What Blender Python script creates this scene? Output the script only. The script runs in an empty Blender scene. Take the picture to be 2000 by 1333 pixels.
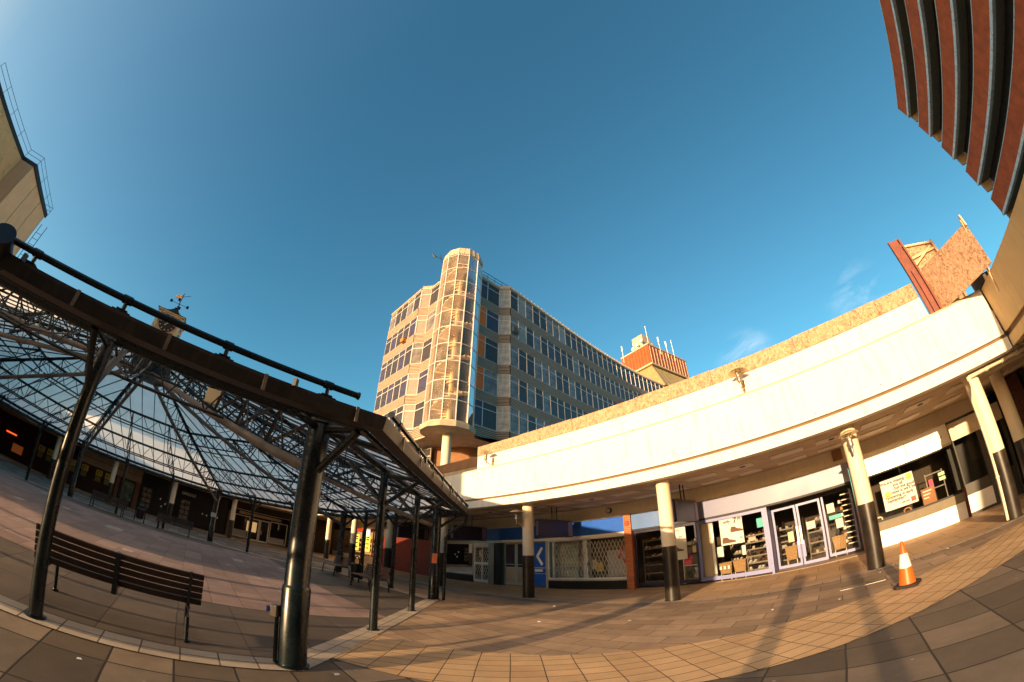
import bpy, math, random
from mathutils import Vector, Matrix
random.seed(7)
PI = math.pi
S2 = math.sqrt(.5)
R = math.radians
scene = bpy.context.scene
COL = scene.collection

# ------------------------------------------------------------------ geometry helpers
I4 = Matrix.Identity(4)
UVF = Matrix.Rotation(-PI / 4, 4, 'Z')          # arcade frame: u to the right, v away, z up


def uv(u, v, z=0.):
    return Vector(((u + v) * S2, (v - u) * S2, z))


class MB:
    def __init__(s):
        s.v = []; s.f = []

    def add(s, vs, fs):
        n = len(s.v)
        s.v += [Vector(q) for q in vs]
        s.f += [tuple(i + n for i in f) for f in fs]
        return s

    def box(s, x0, x1, y0, y1, z0, z1):
        if x0 > x1: x0, x1 = x1, x0
        if y0 > y1: y0, y1 = y1, y0
        if z0 > z1: z0, z1 = z1, z0
        return s.add([(x0, y0, z0), (x1, y0, z0), (x1, y1, z0), (x0, y1, z0), (x0, y0, z1), (x1, y0, z1), (x1, y1, z1), (x0, y1, z1)],
                     [(3, 2, 1, 0), (4, 5, 6, 7), (0, 1, 5, 4), (1, 2, 6, 5), (2, 3, 7, 6), (3, 0, 4, 7)])

    def poly(s, pts):
        return s.add(pts, [tuple(range(len(pts)))])

    def bar(s, p, q, w, h=None, up=(0, 0, 1)):
        p = Vector(p); q = Vector(q); h = h or w
        d = (q - p).normalized(); up = Vector(up)
        if abs(d.dot(up)) > .98: up = Vector((1, 0, 0))
        a = d.cross(up).normalized() * w / 2; b = a.cross(d).normalized() * h / 2
        vs = []
        for c in (p, q): vs += [c - a - b, c + a - b, c + a + b, c - a + b]
        return s.add(vs, [(3, 2, 1, 0), (4, 5, 6, 7), (0, 1, 5, 4), (1, 2, 6, 5), (2, 3, 7, 6), (3, 0, 4, 7)])

    def tube(s, p, q, r, n=8, r2=None, caps=True):
        p = Vector(p); q = Vector(q); r2 = r if r2 is None else r2
        d = (q - p).normalized(); up = Vector((0, 0, 1)) if abs(d.z) < .95 else Vector((1, 0, 0))
        a = d.cross(up).normalized(); b = a.cross(d).normalized()
        vs = []
        for c, rr in ((p, r), (q, r2)):
            vs += [c + (a * math.cos(2 * PI * i / n) + b * math.sin(2 * PI * i / n)) * rr for i in range(n)]
        fs = [(i, (i + 1) % n, n + (i + 1) % n, n + i) for i in range(n)]
        if caps: fs += [tuple(range(n - 1, -1, -1)), tuple(range(n, 2 * n))]
        return s.add(vs, fs)

    def path(s, pts, r, n=8):
        pts = [Vector(p) for p in pts]
        rings = []
        for i, p in enumerate(pts):
            d = (pts[min(i + 1, len(pts) - 1)] - pts[max(i - 1, 0)]).normalized()
            up = Vector((0, 0, 1)) if abs(d.z) < .9 else Vector((.3, 1, 0))
            a = d.cross(up).normalized(); b = a.cross(d).normalized()
            rings.append([p + (a * math.cos(2 * PI * k / n) + b * math.sin(2 * PI * k / n)) * r for k in range(n)])
        return s.loft(rings)

    def loft(s, rings, closed=True, caps=True):
        n = len(rings[0]); vs = [q for r in rings for q in r]; fs = []
        for i in range(len(rings) - 1):
            for k in range(n if closed else n - 1):
                k2 = (k + 1) % n
                fs.append((i * n + k, i * n + k2, (i + 1) * n + k2, (i + 1) * n + k))
        if caps and closed:
            fs += [tuple(range(n - 1, -1, -1)), tuple((len(rings) - 1) * n + k for k in range(n))]
        return s.add(vs, fs)

    def lathe(s, prof, c=(0, 0, 0), n=16, a0=0.):
        c = Vector(c)
        rings = [[c + Vector((r * math.cos(a0 + 2 * PI * k / n), r * math.sin(a0 + 2 * PI * k / n), z)) for k in range(n)] for r, z in prof]
        return s.loft(rings)

    def prism(s, pts, ext):
        pts = [Vector(p) for p in pts]; e = Vector(ext); n = len(pts)
        return s.add(pts + [p + e for p in pts], [tuple(range(n - 1, -1, -1)), tuple(range(n, 2 * n))] + [(i, (i + 1) % n, n + (i + 1) % n, n + i) for i in range(n)])


FR = {}


def props(o, label=None, cat=None, group=None, kind=None):
    if label: o['label'] = label
    if cat: o['category'] = cat
    if group: o['group'] = group
    if kind: o['kind'] = kind
    return o


def thing(name, label, cat, loc=(0, 0, 0), rz=0., group=None):
    o = bpy.data.objects.new(name, None); COL.objects.link(o)
    o.location = loc; o.rotation_euler = (0, 0, rz); o.empty_display_size = .2
    FR[o.name] = Matrix.Translation(Vector(loc)) @ Matrix.Rotation(rz, 4, 'Z')
    return props(o, label, cat, group)


def rootframe(o):
    while o.parent: o = o.parent
    return FR.get(o.name, I4)


def mesh(name, mb, mats, inv=I4, smooth=False, flat_normals=True):
    me = bpy.data.meshes.new(name)
    me.from_pydata([inv @ v for v in mb.v], [], mb.f)
    for m in (mats if isinstance(mats, (list, tuple)) else [mats]): me.materials.append(m)
    if smooth:
        me.polygons.foreach_set('use_smooth', [True] * len(me.polygons))
        me.set_sharp_from_angle(angle=R(40))
    me.update()
    import bmesh
    bm = bmesh.new(); bm.from_mesh(me); bmesh.ops.recalc_face_normals(bm, faces=bm.faces); bm.to_mesh(me); bm.free()
    return me


SPLIT = {'eaves_beam', 'purlin', 'timber_stud', 'fascia_board', 'cladding_rib', 'side_rib', 'menu_picture', 'window_light', 'poster_print', 'mullion', 'strip_lamp', 'panel_joint', 'overhead_pipe',
         'inner_post', 'pier', 'print_line', 'hanger', 'end_panel', 'roof_block', 'display', 'passage_wall', 'bulkhead', 'entrance_head', 'stall_riser', 'interior'}


def pieces(mb):
    up = list(range(len(mb.v)))

    def find(i):
        while up[i] != i: up[i] = up[up[i]]; i = up[i]
        return i
    for f in mb.f:
        for a in f[1:]: up[find(a)] = find(f[0])
    g = {}
    for f in mb.f: g.setdefault(find(f[0]), []).append(f)
    out = []
    for fs in g.values():
        q = MB(); mp = {}
        for f in fs:
            for i in f:
                if i not in mp: mp[i] = len(q.v); q.v.append(mb.v[i])
            q.f.append(tuple(mp[i] for i in f))
        out.append(q)
    return out


def part(name, mb, m, parent, frame=I4, smooth=False, kind=None, label=None, bevel=0.):
    """a part: its mesh is kept in its thing's own coordinates"""
    inv = rootframe(parent).inverted() @ frame
    if name in SPLIT:
        ps = pieces(mb)
        if len(ps) > 1:
            os_ = [part(name, q, m, parent, frame, smooth, kind, label, bevel) for q in ps]
            return os_[0]
    o = bpy.data.objects.new(name, mesh(name, mb, m, inv, smooth)); COL.objects.link(o)
    o.parent = parent
    if kind: o['kind'] = kind
    if label: o['label'] = label
    if bevel:
        b = o.modifiers.new('bevel', 'BEVEL'); b.width = bevel; b.segments = 2; b.limit_method = 'ANGLE'
    return o


def single(name, mb, m, label, cat, base, frame=I4, rz=0., group=None, smooth=False, bevel=0.):
    """a thing that is one mesh; base = its own origin in world coordinates"""
    M = Matrix.Translation(Vector(base)) @ Matrix.Rotation(rz, 4, 'Z')
    o = bpy.data.objects.new(name, mesh(name, mb, m, M.inverted() @ frame, smooth)); COL.objects.link(o)
    o.location = base; o.rotation_euler = (0, 0, rz)
    FR[o.name] = M
    if bevel:
        b = o.modifiers.new('bevel', 'BEVEL'); b.width = bevel; b.segments = 2; b.limit_method = 'ANGLE'
    return props(o, label, cat, group)


def struct(name, mb, m, frame=I4, kind='structure'):
    o = bpy.data.objects.new(name, mesh(name, mb, m, frame)); COL.objects.link(o)
    o['kind'] = kind
    return o


def dup(o, loc=None, rz=None, parent=None, label=None, group=None):
    c = o.copy(); COL.objects.link(c); c.parent = parent
    if parent is None:
        if loc is not None: c.location = loc
        if rz is not None: c.rotation_euler = (0, 0, rz)
        FR[c.name] = Matrix.Translation(c.location) @ Matrix.Rotation(c.rotation_euler.z, 4, 'Z')
        if label: c['label'] = label
        if group: c['group'] = group
    for ch in list(o.children): dup(ch, parent=c)
    return c


def text(s, size, m, parent, M, name='lettering', ext=.004, bold=0., align='CENTER', spacing=1.):
    """M places the text plane (x right, y up, z towards the reader) in world coordinates"""
    cu = bpy.data.curves.new('t', 'FONT'); cu.body = s; cu.size = size; cu.extrude = ext; cu.align_x = align
    cu.align_y = 'CENTER'; cu.offset = bold; cu.space_character = spacing; cu.resolution_u = 3
    o = bpy.data.objects.new('t', cu); COL.objects.link(o)
    dg = bpy.context.evaluated_depsgraph_get()
    me = bpy.data.meshes.new_from_object(o.evaluated_get(dg)); bpy.data.objects.remove(o); bpy.data.curves.remove(cu)
    me.name = name
    me.transform(rootframe(parent).inverted() @ M)
    me.materials.clear(); me.materials.append(m)
    p = bpy.data.objects.new(name, me); COL.objects.link(p); p.parent = parent
    return p


def face_mat(center, right, up):
    r = Vector(right).normalized(); u = Vector(up).normalized(); n = r.cross(u)
    return Matrix(((r.x, u.x, n.x, center[0]), (r.y, u.y, n.y, center[1]), (r.z, u.z, n.z, center[2]), (0, 0, 0, 1)))


# ------------------------------------------------------------------ materials
MATS = {}


def nodes(name):
    m = bpy.data.materials.new(name); m.use_nodes = True
    nt = m.node_tree
    return m, nt, nt.nodes['Principled BSDF'], nt.nodes['Material Output']


def N(nt, t, **kw):
    n = nt.nodes.new(t)
    for k, v in kw.items():
        if k.startswith('i_'): n.inputs[k[2:].replace('_', ' ')].default_value = v
        else: setattr(n, k, v)
    return n


def rgba(c): return (c[0], c[1], c[2], 1.)


def mat(name, c, rough=.6, metal=0., var=.18, scale=3., bump=.0, bscale=40., dirt=None, dirt_amt=.5, dscale=1.2, streak=False, spec=.5, streakv=None):
    if name in MATS: return MATS[name]
    m, nt, b, out = nodes(name); L = nt.links
    tc = N(nt, 'ShaderNodeTexCoord')
    nz = N(nt, 'ShaderNodeTexNoise', i_Scale=scale, i_Detail=6., i_Roughness=.6); L.new(tc.outputs['Object'], nz.inputs['Vector'])
    mr = N(nt, 'ShaderNodeMapRange'); mr.inputs['From Min'].default_value = .3; mr.inputs['From Max'].default_value = .7
    mr.inputs['To Min'].default_value = 1 - var; mr.inputs['To Max'].default_value = 1 + var * .6
    L.new(nz.outputs['Fac'], mr.inputs['Value'])
    mx = N(nt, 'ShaderNodeMix', data_type='RGBA', blend_type='MULTIPLY'); mx.inputs['Factor'].default_value = 1.
    mx.inputs['A'].default_value = rgba(c); L.new(mr.outputs['Result'], mx.inputs['B'])
    col = mx.outputs['Result']
    if dirt:
        mp = N(nt, 'ShaderNodeMapping'); mp.inputs['Scale'].default_value = streakv or ((6., 6., .7) if streak else (1, 1, 1))
        L.new(tc.outputs['Object'], mp.inputs['Vector'])
        n2 = N(nt, 'ShaderNodeTexNoise', i_Scale=dscale, i_Detail=7., i_Roughness=.65); L.new(mp.outputs['Vector'], n2.inputs['Vector'])
        cr = N(nt, 'ShaderNodeMapRange'); cr.inputs['From Min'].default_value = .52; cr.inputs['From Max'].default_value = .75; cr.inputs['To Max'].default_value = dirt_amt
        L.new(n2.outputs['Fac'], cr.inputs['Value'])
        m2 = N(nt, 'ShaderNodeMix', data_type='RGBA'); L.new(cr.outputs['Result'], m2.inputs['Factor']); L.new(col, m2.inputs['A']); m2.inputs['B'].default_value = rgba(dirt)
        col = m2.outputs['Result']
    L.new(col, b.inputs['Base Color'])
    rr = N(nt, 'ShaderNodeMapRange'); rr.inputs['To Min'].default_value = max(.03, rough - .1); rr.inputs['To Max'].default_value = min(1, rough + .12)
    L.new(nz.outputs['Fac'], rr.inputs['Value']); L.new(rr.outputs['Result'], b.inputs['Roughness'])
    b.inputs['Metallic'].default_value = metal; b.inputs['Specular IOR Level'].default_value = spec
    if bump:
        n3 = N(nt, 'ShaderNodeTexNoise', i_Scale=bscale, i_Detail=4.); L.new(tc.outputs['Object'], n3.inputs['Vector'])
        bp = N(nt, 'ShaderNodeBump'); bp.inputs['Strength'].default_value = bump; bp.inputs['Distance'].default_value = .01
        L.new(n3.outputs['Fac'], bp.inputs['Height']); L.new(bp.outputs['Normal'], b.inputs['Normal'])
    MATS[name] = m
    return m


def glow(name, c, s):
    if name in MATS: return MATS[name]
    m, nt, b, out = nodes(name)
    b.inputs['Base Color'].default_value = rgba(c); b.inputs['Emission Color'].default_value = rgba(c); b.inputs['Emission Strength'].default_value = s
    MATS[name] = m; return m


def glass(name, tint=(.9, .95, .95), ior=1.5, rough=.0, extra=.0):
    if name in MATS: return MATS[name]
    m, nt, b, out = nodes(name); nt.nodes.remove(b); L = nt.links
    t = N(nt, 'ShaderNodeBsdfTransparent'); t.inputs['Color'].default_value = rgba(tint)
    g = N(nt, 'ShaderNodeBsdfGlossy'); g.inputs['Roughness'].default_value = rough
    f = N(nt, 'ShaderNodeFresnel'); f.inputs['IOR'].default_value = ior
    ad = N(nt, 'ShaderNodeMath', operation='ADD', use_clamp=True); ad.inputs[1].default_value = extra; L.new(f.outputs[0], ad.inputs[0])
    x = N(nt, 'ShaderNodeMixShader'); L.new(ad.outputs[0], x.inputs[0]); L.new(t.outputs[0], x.inputs[1]); L.new(g.outputs[0], x.inputs[2])
    L.new(x.outputs[0], out.inputs['Surface']); MATS[name] = m
    return m


def paving(name, c1, c2, mortar, bw, rh, msize=.012, var=.3, offset=.5, rot=0., rough=.75, bump=.4, c3=None, spot=None):
    """paving slabs in the sheet's own coordinates"""
    m, nt, b, out = nodes(name); L = nt.links
    tc = N(nt, 'ShaderNodeTexCoord'); mp = N(nt, 'ShaderNodeMapping'); mp.inputs['Rotation'].default_value = (0, 0, rot)
    L.new(tc.outputs['Object'], mp.inputs['Vector'])
    wob = N(nt, 'ShaderNodeTexNoise', i_Scale=1.3, i_Detail=2.); L.new(mp.outputs['Vector'], wob.inputs['Vector'])
    wa = N(nt, 'ShaderNodeVectorMath', operation='MULTIPLY_ADD'); wa.inputs[1].default_value = (.025, .025, 0); L.new(wob.outputs['Color'], wa.inputs[0]); L.new(mp.outputs['Vector'], wa.inputs[2])
    br = N(nt, 'ShaderNodeTexBrick'); br.offset = offset; br.inputs['Scale'].default_value = 1.
    br.inputs['Color1'].default_value = (0, 0, 0, 1); br.inputs['Color2'].default_value = (1, 1, 1, 1); br.inputs['Mortar'].default_value = (.5, .5, .5, 1)
    br.inputs['Mortar Size'].default_value = msize; br.inputs['Mortar Smooth'].default_value = .25
    br.inputs['Brick Width'].default_value = bw; br.inputs['Row Height'].default_value = rh; L.new(wa.outputs[0], br.inputs['Vector'])
    ramp = N(nt, 'ShaderNodeValToRGB'); e = ramp.color_ramp.elements
    e[0].color = rgba(c1); e[1].color = rgba(c2)
    if c3:
        k = ramp.color_ramp.elements.new(.86); k.color = rgba(c2); e[-1].color = rgba(c3)
    L.new(br.outputs['Color'], ramp.inputs['Fac'])
    nz = N(nt, 'ShaderNodeTexNoise', i_Scale=1.1, i_Detail=9., i_Roughness=.7); L.new(tc.outputs['Object'], nz.inputs['Vector'])
    mr = N(nt, 'ShaderNodeMapRange'); mr.inputs['From Min'].default_value = .3; mr.inputs['From Max'].default_value = .72; mr.inputs['To Min'].default_value = 1 - var; mr.inputs['To Max'].default_value = 1 + var * .5
    L.new(nz.outputs['Fac'], mr.inputs['Value'])
    gr = N(nt, 'ShaderNodeTexNoise', i_Scale=90., i_Detail=3.); L.new(tc.outputs['Object'], gr.inputs['Vector'])
    g2 = N(nt, 'ShaderNodeMapRange'); g2.inputs['From Min'].default_value = .3; g2.inputs['From Max'].default_value = .7; g2.inputs['To Min'].default_value = .82; g2.inputs['To Max'].default_value = 1.12
    L.new(gr.outputs['Fac'], g2.inputs['Value'])
    mm = N(nt, 'ShaderNodeMath', operation='MULTIPLY'); L.new(mr.outputs['Result'], mm.inputs[0]); L.new(g2.outputs['Result'], mm.inputs[1])
    mx = N(nt, 'ShaderNodeMix', data_type='RGBA', blend_type='MULTIPLY'); mx.inputs['Factor'].default_value = 1.; L.new(ramp.outputs['Color'], mx.inputs['A']); L.new(mm.outputs[0], mx.inputs['B'])
    col = mx.outputs['Result']
    # dark stains
    st = N(nt, 'ShaderNodeTexNoise', i_Scale=.45, i_Detail=8., i_Roughness=.75); L.new(tc.outputs['Object'], st.inputs['Vector'])
    s2 = N(nt, 'ShaderNodeMapRange'); s2.inputs['From Min'].default_value = .55; s2.inputs['From Max'].default_value = .72; s2.inputs['To Max'].default_value = .45
    L.new(st.outputs['Fac'], s2.inputs['Value'])
    m3 = N(nt, 'ShaderNodeMix', data_type='RGBA', blend_type='MULTIPLY'); L.new(s2.outputs['Result'], m3.inputs['Factor']); L.new(col, m3.inputs['A']); m3.inputs['B'].default_value = (.45, .4, .36, 1)
    col = m3.outputs['Result']
    if spot:   # pale chewing gum spots
        vo = N(nt, 'ShaderNodeTexVoronoi', i_Scale=2.2); L.new(tc.outputs['Object'], vo.inputs['Vector'])
        sp = N(nt, 'ShaderNodeMapRange'); sp.inputs['From Min'].default_value = .035; sp.inputs['From Max'].default_value = .055; sp.inputs['To Min'].default_value = .55; sp.inputs['To Max'].default_value = 0.
        L.new(vo.outputs['Distance'], sp.inputs['Value'])
        m4 = N(nt, 'ShaderNodeMix', data_type='RGBA'); L.new(sp.outputs['Result'], m4.inputs['Factor']); L.new(col, m4.inputs['A']); m4.inputs['B'].default_value = rgba(spot)
        col = m4.outputs['Result']
    mj = N(nt, 'ShaderNodeMix', data_type='RGBA'); L.new(br.outputs['Fac'], mj.inputs['Factor']); L.new(col, mj.inputs['A']); mj.inputs['B'].default_value = rgba(mortar)
    L.new(mj.outputs['Result'], b.inputs['Base Color'])
    rr = N(nt, 'ShaderNodeMapRange'); rr.inputs['To Min'].default_value = rough - .22; rr.inputs['To Max'].default_value = min(1., rough + .15); L.new(nz.outputs['Fac'], rr.inputs['Value'])
    L.new(rr.outputs['Result'], b.inputs['Roughness'])
    hh = N(nt, 'ShaderNodeMath', operation='SUBTRACT'); hm = N(nt, 'ShaderNodeMath', operation='MULTIPLY'); hm.inputs[1].default_value = .25; L.new(gr.outputs['Fac'], hm.inputs[0])
    L.new(hm.outputs[0], hh.inputs[0]); L.new(br.outputs['Fac'], hh.inputs[1])
    bp = N(nt, 'ShaderNodeBump'); bp.inputs['Strength'].default_value = bump; bp.inputs['Distance'].default_value = .008; L.new(hh.outputs[0], bp.inputs['Height']); L.new(bp.outputs['Normal'], b.inputs['Normal'])
    MATS[name] = m
    return m


def osb():
    m, nt, b, out = nodes('chipboard'); L = nt.links
    tc = N(nt, 'ShaderNodeTexCoord')
    w = N(nt, 'ShaderNodeTexNoise', i_Scale=6., i_Detail=2.); L.new(tc.outputs['Object'], w.inputs['Vector'])
    wa = N(nt, 'ShaderNodeVectorMath', operation='MULTIPLY_ADD'); wa.inputs[1].default_value = (.25, .25, .25); L.new(w.outputs['Color'], wa.inputs[0]); L.new(tc.outputs['Object'], wa.inputs[2])
    mp = N(nt, 'ShaderNodeMapping'); mp.inputs['Rotation'].default_value = (.4, .7, .5); mp.inputs['Scale'].default_value = (1, 2.6, 1); L.new(wa.outputs[0], mp.inputs['Vector'])
    v = N(nt, 'ShaderNodeTexVoronoi', i_Scale=15.); L.new(mp.outputs['Vector'], v.inputs['Vector'])
    r = N(nt, 'ShaderNodeValToRGB'); e = r.color_ramp.elements
    e[0].color = (.25, .12, .06, 1); e[1].color = (.55, .36, .225, 1); k = e.new(.3); k.color = (.41, .24, .138, 1)
    sx = N(nt, 'ShaderNodeSeparateColor'); L.new(v.outputs['Color'], sx.inputs['Color']); L.new(sx.outputs[0], r.inputs['Fac'])
    L.new(r.outputs['Color'], b.inputs['Base Color']); b.inputs['Roughness'].default_value = .7
    bp = N(nt, 'ShaderNodeBump'); bp.inputs['Strength'].default_value = .4; bp.inputs['Distance'].default_value = .006; L.new(sx.outputs[1], bp.inputs['Height']); L.new(bp.outputs['Normal'], b.inputs['Normal'])
    return m


def brick(name, c1, c2, mortar, rot=(PI / 2, 0, 0)):
    m, nt, b, out = nodes(name); L = nt.links
    tc = N(nt, 'ShaderNodeTexCoord'); sp = N(nt, 'ShaderNodeSeparateXYZ'); cb = N(nt, 'ShaderNodeCombineXYZ'); ad = N(nt, 'ShaderNodeMath', operation='ADD')
    L.new(tc.outputs['Object'], sp.inputs[0]); L.new(sp.outputs['X'], ad.inputs[0]); L.new(sp.outputs['Y'], ad.inputs[1]); L.new(ad.outputs[0], cb.inputs['X']); L.new(sp.outputs['Z'], cb.inputs['Y'])
    br = N(nt, 'ShaderNodeTexBrick'); br.inputs['Scale'].default_value = 1.; br.inputs['Brick Width'].default_value = .225; br.inputs['Row Height'].default_value = .075; br.inputs['Mortar Size'].default_value = .008
    br.inputs['Color1'].default_value = rgba(c1); br.inputs['Color2'].default_value = rgba(c2); br.inputs['Mortar'].default_value = rgba(mortar)
    L.new(cb.outputs[0], br.inputs['Vector']); L.new(br.outputs['Color'], b.inputs['Base Color']); b.inputs['Roughness'].default_value = .85
    bp = N(nt, 'ShaderNodeBump', invert=True); bp.inputs['Strength'].default_value = .5; bp.inputs['Distance'].default_value = .006; L.new(br.outputs['Fac'], bp.inputs['Height']); L.new(bp.outputs['Normal'], b.inputs['Normal'])
    MATS[name] = m
    return m


def sheet_glazing():
    m, nt, b, out = nodes('roof_sheet'); nt.nodes.remove(b); L = nt.links
    tc = N(nt, 'ShaderNodeTexCoord'); nz = N(nt, 'ShaderNodeTexNoise', i_Scale=.8, i_Detail=8., i_Roughness=.7); L.new(tc.outputs['Object'], nz.inputs['Vector'])
    r = N(nt, 'ShaderNodeValToRGB'); e = r.color_ramp.elements; e[0].position = .3; e[0].color = (.9, .8, .7, 1); e[1].position = .7; e[1].color = (1, .95, .87, 1); L.new(nz.outputs['Fac'], r.inputs['Fac'])
    t = N(nt, 'ShaderNodeBsdfTranslucent'); L.new(r.outputs['Color'], t.inputs['Color'])
    d = N(nt, 'ShaderNodeBsdfDiffuse'); d.inputs['Color'].default_value = (.6, .62, .65, 1)
    p = N(nt, 'ShaderNodeBsdfTransparent'); p.inputs['Color'].default_value = (.85, .9, .95, 1)
    x1 = N(nt, 'ShaderNodeMixShader'); x1.inputs[0].default_value = .04; L.new(t.outputs[0], x1.inputs[1]); L.new(d.outputs[0], x1.inputs[2])
    x2 = N(nt, 'ShaderNodeMixShader'); x2.inputs[0].default_value = .04; L.new(x1.outputs[0], x2.inputs[1]); L.new(p.outputs[0], x2.inputs[2])
    L.new(x2.outputs[0], out.inputs['Surface'])
    return m


M = {}
M['render'] = mat('cream_render', (.8, .75, .67), .8, var=.05, scale=1.5, bump=.15, bscale=60, dirt=(.34, .2, .09), dirt_amt=.4, dscale=1.3, streak=True)
M['ochre'] = mat('ochre_render', (.62, .43, .2), .8, var=.12, scale=1.5, bump=.15, bscale=60, dirt=(.35, .22, .1), dirt_amt=.4, streak=True)
M['groove'] = mat('rusty_joint', (.2, .12, .06), .8)
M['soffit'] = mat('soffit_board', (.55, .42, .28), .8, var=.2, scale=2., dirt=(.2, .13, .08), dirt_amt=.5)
M['soffit_white'] = mat('soffit_panel', (.72, .62, .48), .6)
M['column'] = mat('cream_paint', (.78, .68, .5), .55, var=.06, scale=2, dirt=(.45, .33, .2), dirt_amt=.3, streak=True)
M['column_base'] = mat('black_gloss_paint', (.022, .017, .013), .38, var=.5, scale=5, dirt=(.12, .08, .05), dirt_amt=.4)
M['osb'] = osb()
M['timber'] = mat('sawn_timber', (.72, .5, .3), .7, var=.15, scale=8)
M['redwood'] = mat('red_stained_board', (.2, .045, .025), .55, var=.35, scale=6, dirt=(.38, .12, .06), dirt_amt=.6)
M['steel'] = mat('dark_green_steel', (.004, .011, .015), .27, var=.4, scale=6., dirt=(.06, .055, .045), dirt_amt=.14, dscale=1.2, spec=.5)
M['gutter'] = mat('bronze_fascia', (.02, .017, .015), .5, var=.35, scale=4, dirt=(.12, .08, .05), dirt_amt=.35, dscale=2., streak=True)
M['hip'] = mat('weathered_pipe', (.2, .165, .13), .5, var=.4, scale=3, dirt=(.05, .04, .035), dirt_amt=.8, dscale=2)
M['sheet'] = sheet_glazing()
M['cladding'] = mat('ribbed_cladding', (.46, .37, .28), .55, var=.12, scale=2, dirt=(.3, .22, .14), dirt_amt=.4)
M['rib_gap'] = mat('shaded_groove', (.15, .105, .07), .8)  # shade inside the cladding grooves, put into their colour
M['coping'] = mat('roof_coping', (.55, .44, .31), .55, var=.12)
M['white_frame'] = mat('white_metal', (.78, .75, .7), .45, var=.06)
M['alu'] = mat('aluminium', (.6, .56, .5), .35, metal=.6, var=.1)
M['dark_glass'] = mat('dark_window', (.055, .05, .05), .1, var=.3, spec=.3)
M['blue_glass'] = mat('blue_window', (.06, .055, .095), .1, var=.3, spec=.35)
M['blind'] = mat('window_blind', (.3, .255, .21), .12, var=.25, scale=5, spec=.8)
M['pale_glass'] = mat('curtained_window', (.2, .18, .17), .1, var=.7, scale=1.5, spec=.5)
M['foil'] = mat('foil_panel', (.5, .44, .36), .35, metal=.25, var=.5, scale=2.5, bump=.2, bscale=4)
M['orange'] = mat('orange_curtain', (1., .2, .02), .7)
def lit_film_glass(name, film, amt):  # pale film stands in for the bright sunlit interior behind the panes
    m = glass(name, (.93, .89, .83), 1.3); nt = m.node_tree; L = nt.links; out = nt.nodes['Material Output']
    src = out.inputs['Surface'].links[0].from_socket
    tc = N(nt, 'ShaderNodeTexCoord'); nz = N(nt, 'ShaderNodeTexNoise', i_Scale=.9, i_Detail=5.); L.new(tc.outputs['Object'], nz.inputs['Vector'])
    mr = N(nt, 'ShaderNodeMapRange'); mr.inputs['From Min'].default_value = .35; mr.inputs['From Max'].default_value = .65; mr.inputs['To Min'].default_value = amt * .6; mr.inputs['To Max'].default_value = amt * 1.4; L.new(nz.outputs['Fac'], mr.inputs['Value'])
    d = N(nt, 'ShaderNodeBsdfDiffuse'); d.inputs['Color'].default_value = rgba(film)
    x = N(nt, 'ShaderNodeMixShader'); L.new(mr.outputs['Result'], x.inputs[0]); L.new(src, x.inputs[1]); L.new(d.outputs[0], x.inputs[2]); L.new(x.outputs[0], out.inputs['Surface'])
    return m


M['tower_glass'] = lit_film_glass('tower_glass', (.42, .36, .3), .3)
M['shop_glass'] = glass('shop_glass', (.93, .94, .93), 1.45)
M['tower_wall'] = mat('tower_wall', (.8, .6, .4), .8, var=.12)
M['concrete'] = mat('concrete', (.52, .41, .29), .85, var=.2, scale=2, bump=.2, dirt=(.2, .15, .1), dirt_amt=.5)
M['brown_wall'] = mat('brown_render', (.3, .15, .07), .85, var=.2, scale=3)
M['rust_clad'] = mat('rust_cladding', (.4, .085, .02), .6, var=.25, scale=2, dirt=(.2, .06, .03), dirt_amt=.5)
M['red_clad'] = mat('red_panel', (.72, .125, .03), .85, var=.25, scale=1.5, dirt=(.4, .07, .02), dirt_amt=.5, dscale=.9, streak=True)
M['lip'] = mat('white_drip_edge', (.93, .86, .76), .7, var=.2, dirt=(.3, .22, .15), dirt_amt=.8, dscale=4)
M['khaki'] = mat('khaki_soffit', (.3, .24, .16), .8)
M['black'] = mat('black_void', (.01, .009, .008), .6)
M['yellow_wall'] = mat('pale_yellow_render', (.95, .55, .29), .8, var=.1, scale=.7, dirt=(.5, .36, .2), dirt_amt=.4, streak=True)
M['yellow_clad'] = mat('pale_yellow_cladding', (.9, .56, .25), .7, var=.1, scale=.9, dirt=(.2, .14, .08), dirt_amt=.55, dscale=2.2)
M['roof_black'] = mat('black_roof_edge', (.02, .018, .017), .6)
M['wood'] = mat('dark_bench_slat', (.028, .015, .011), .5, var=.5, scale=12, bump=.2, bscale=30)
M['wood2'] = mat('brown_bench_slat', (.13, .06, .032), .5, var=.4, scale=12, bump=.2, bscale=30)
M['blue'] = mat('deep_blue_fascia', (.015, .11, .55), .35, var=.12)
M['navy'] = mat('navy_fascia', (.015, .018, .05), .35, var=.2)
M['sky_blue'] = mat('pale_blue_fascia', (.10, .2, .46), .4, var=.1, scale=1.2)
M['lilac'] = mat('lilac_frame', (.16, .19, .42), .4, var=.08)
M['sign_dark'] = mat('dark_sign_face', (.045, .03, .055), .4)
M['white'] = mat('white_paper', (.64, .63, .61), .6, var=.03)
M['white_paint'] = mat('white_panel', (.85, .84, .82), .4, var=.04)
M['red_brick'] = brick('red_brick', (.5, .13, .04), (.38, .09, .03), (.4, .26, .16))
M['dull_brick'] = brick('dark_brick', (.16, .045, .03), (.1, .03, .022), (.12, .08, .06))
M['black_panel'] = mat('black_panel', (.012, .01, .009), .35, var=.3)
M['room'] = mat('shop_interior', (.15, .11, .065), .8, var=.2)
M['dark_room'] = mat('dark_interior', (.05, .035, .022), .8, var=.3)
M['shop_floor'] = mat('shop_floor', (.35, .25, .15), .5)
M['wicker'] = mat('wicker', (.33, .2, .085), .8, var=.6, scale=50)
M['shoe_black'] = mat('black_leather', (.02, .015, .012), .35, var=.3)
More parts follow.
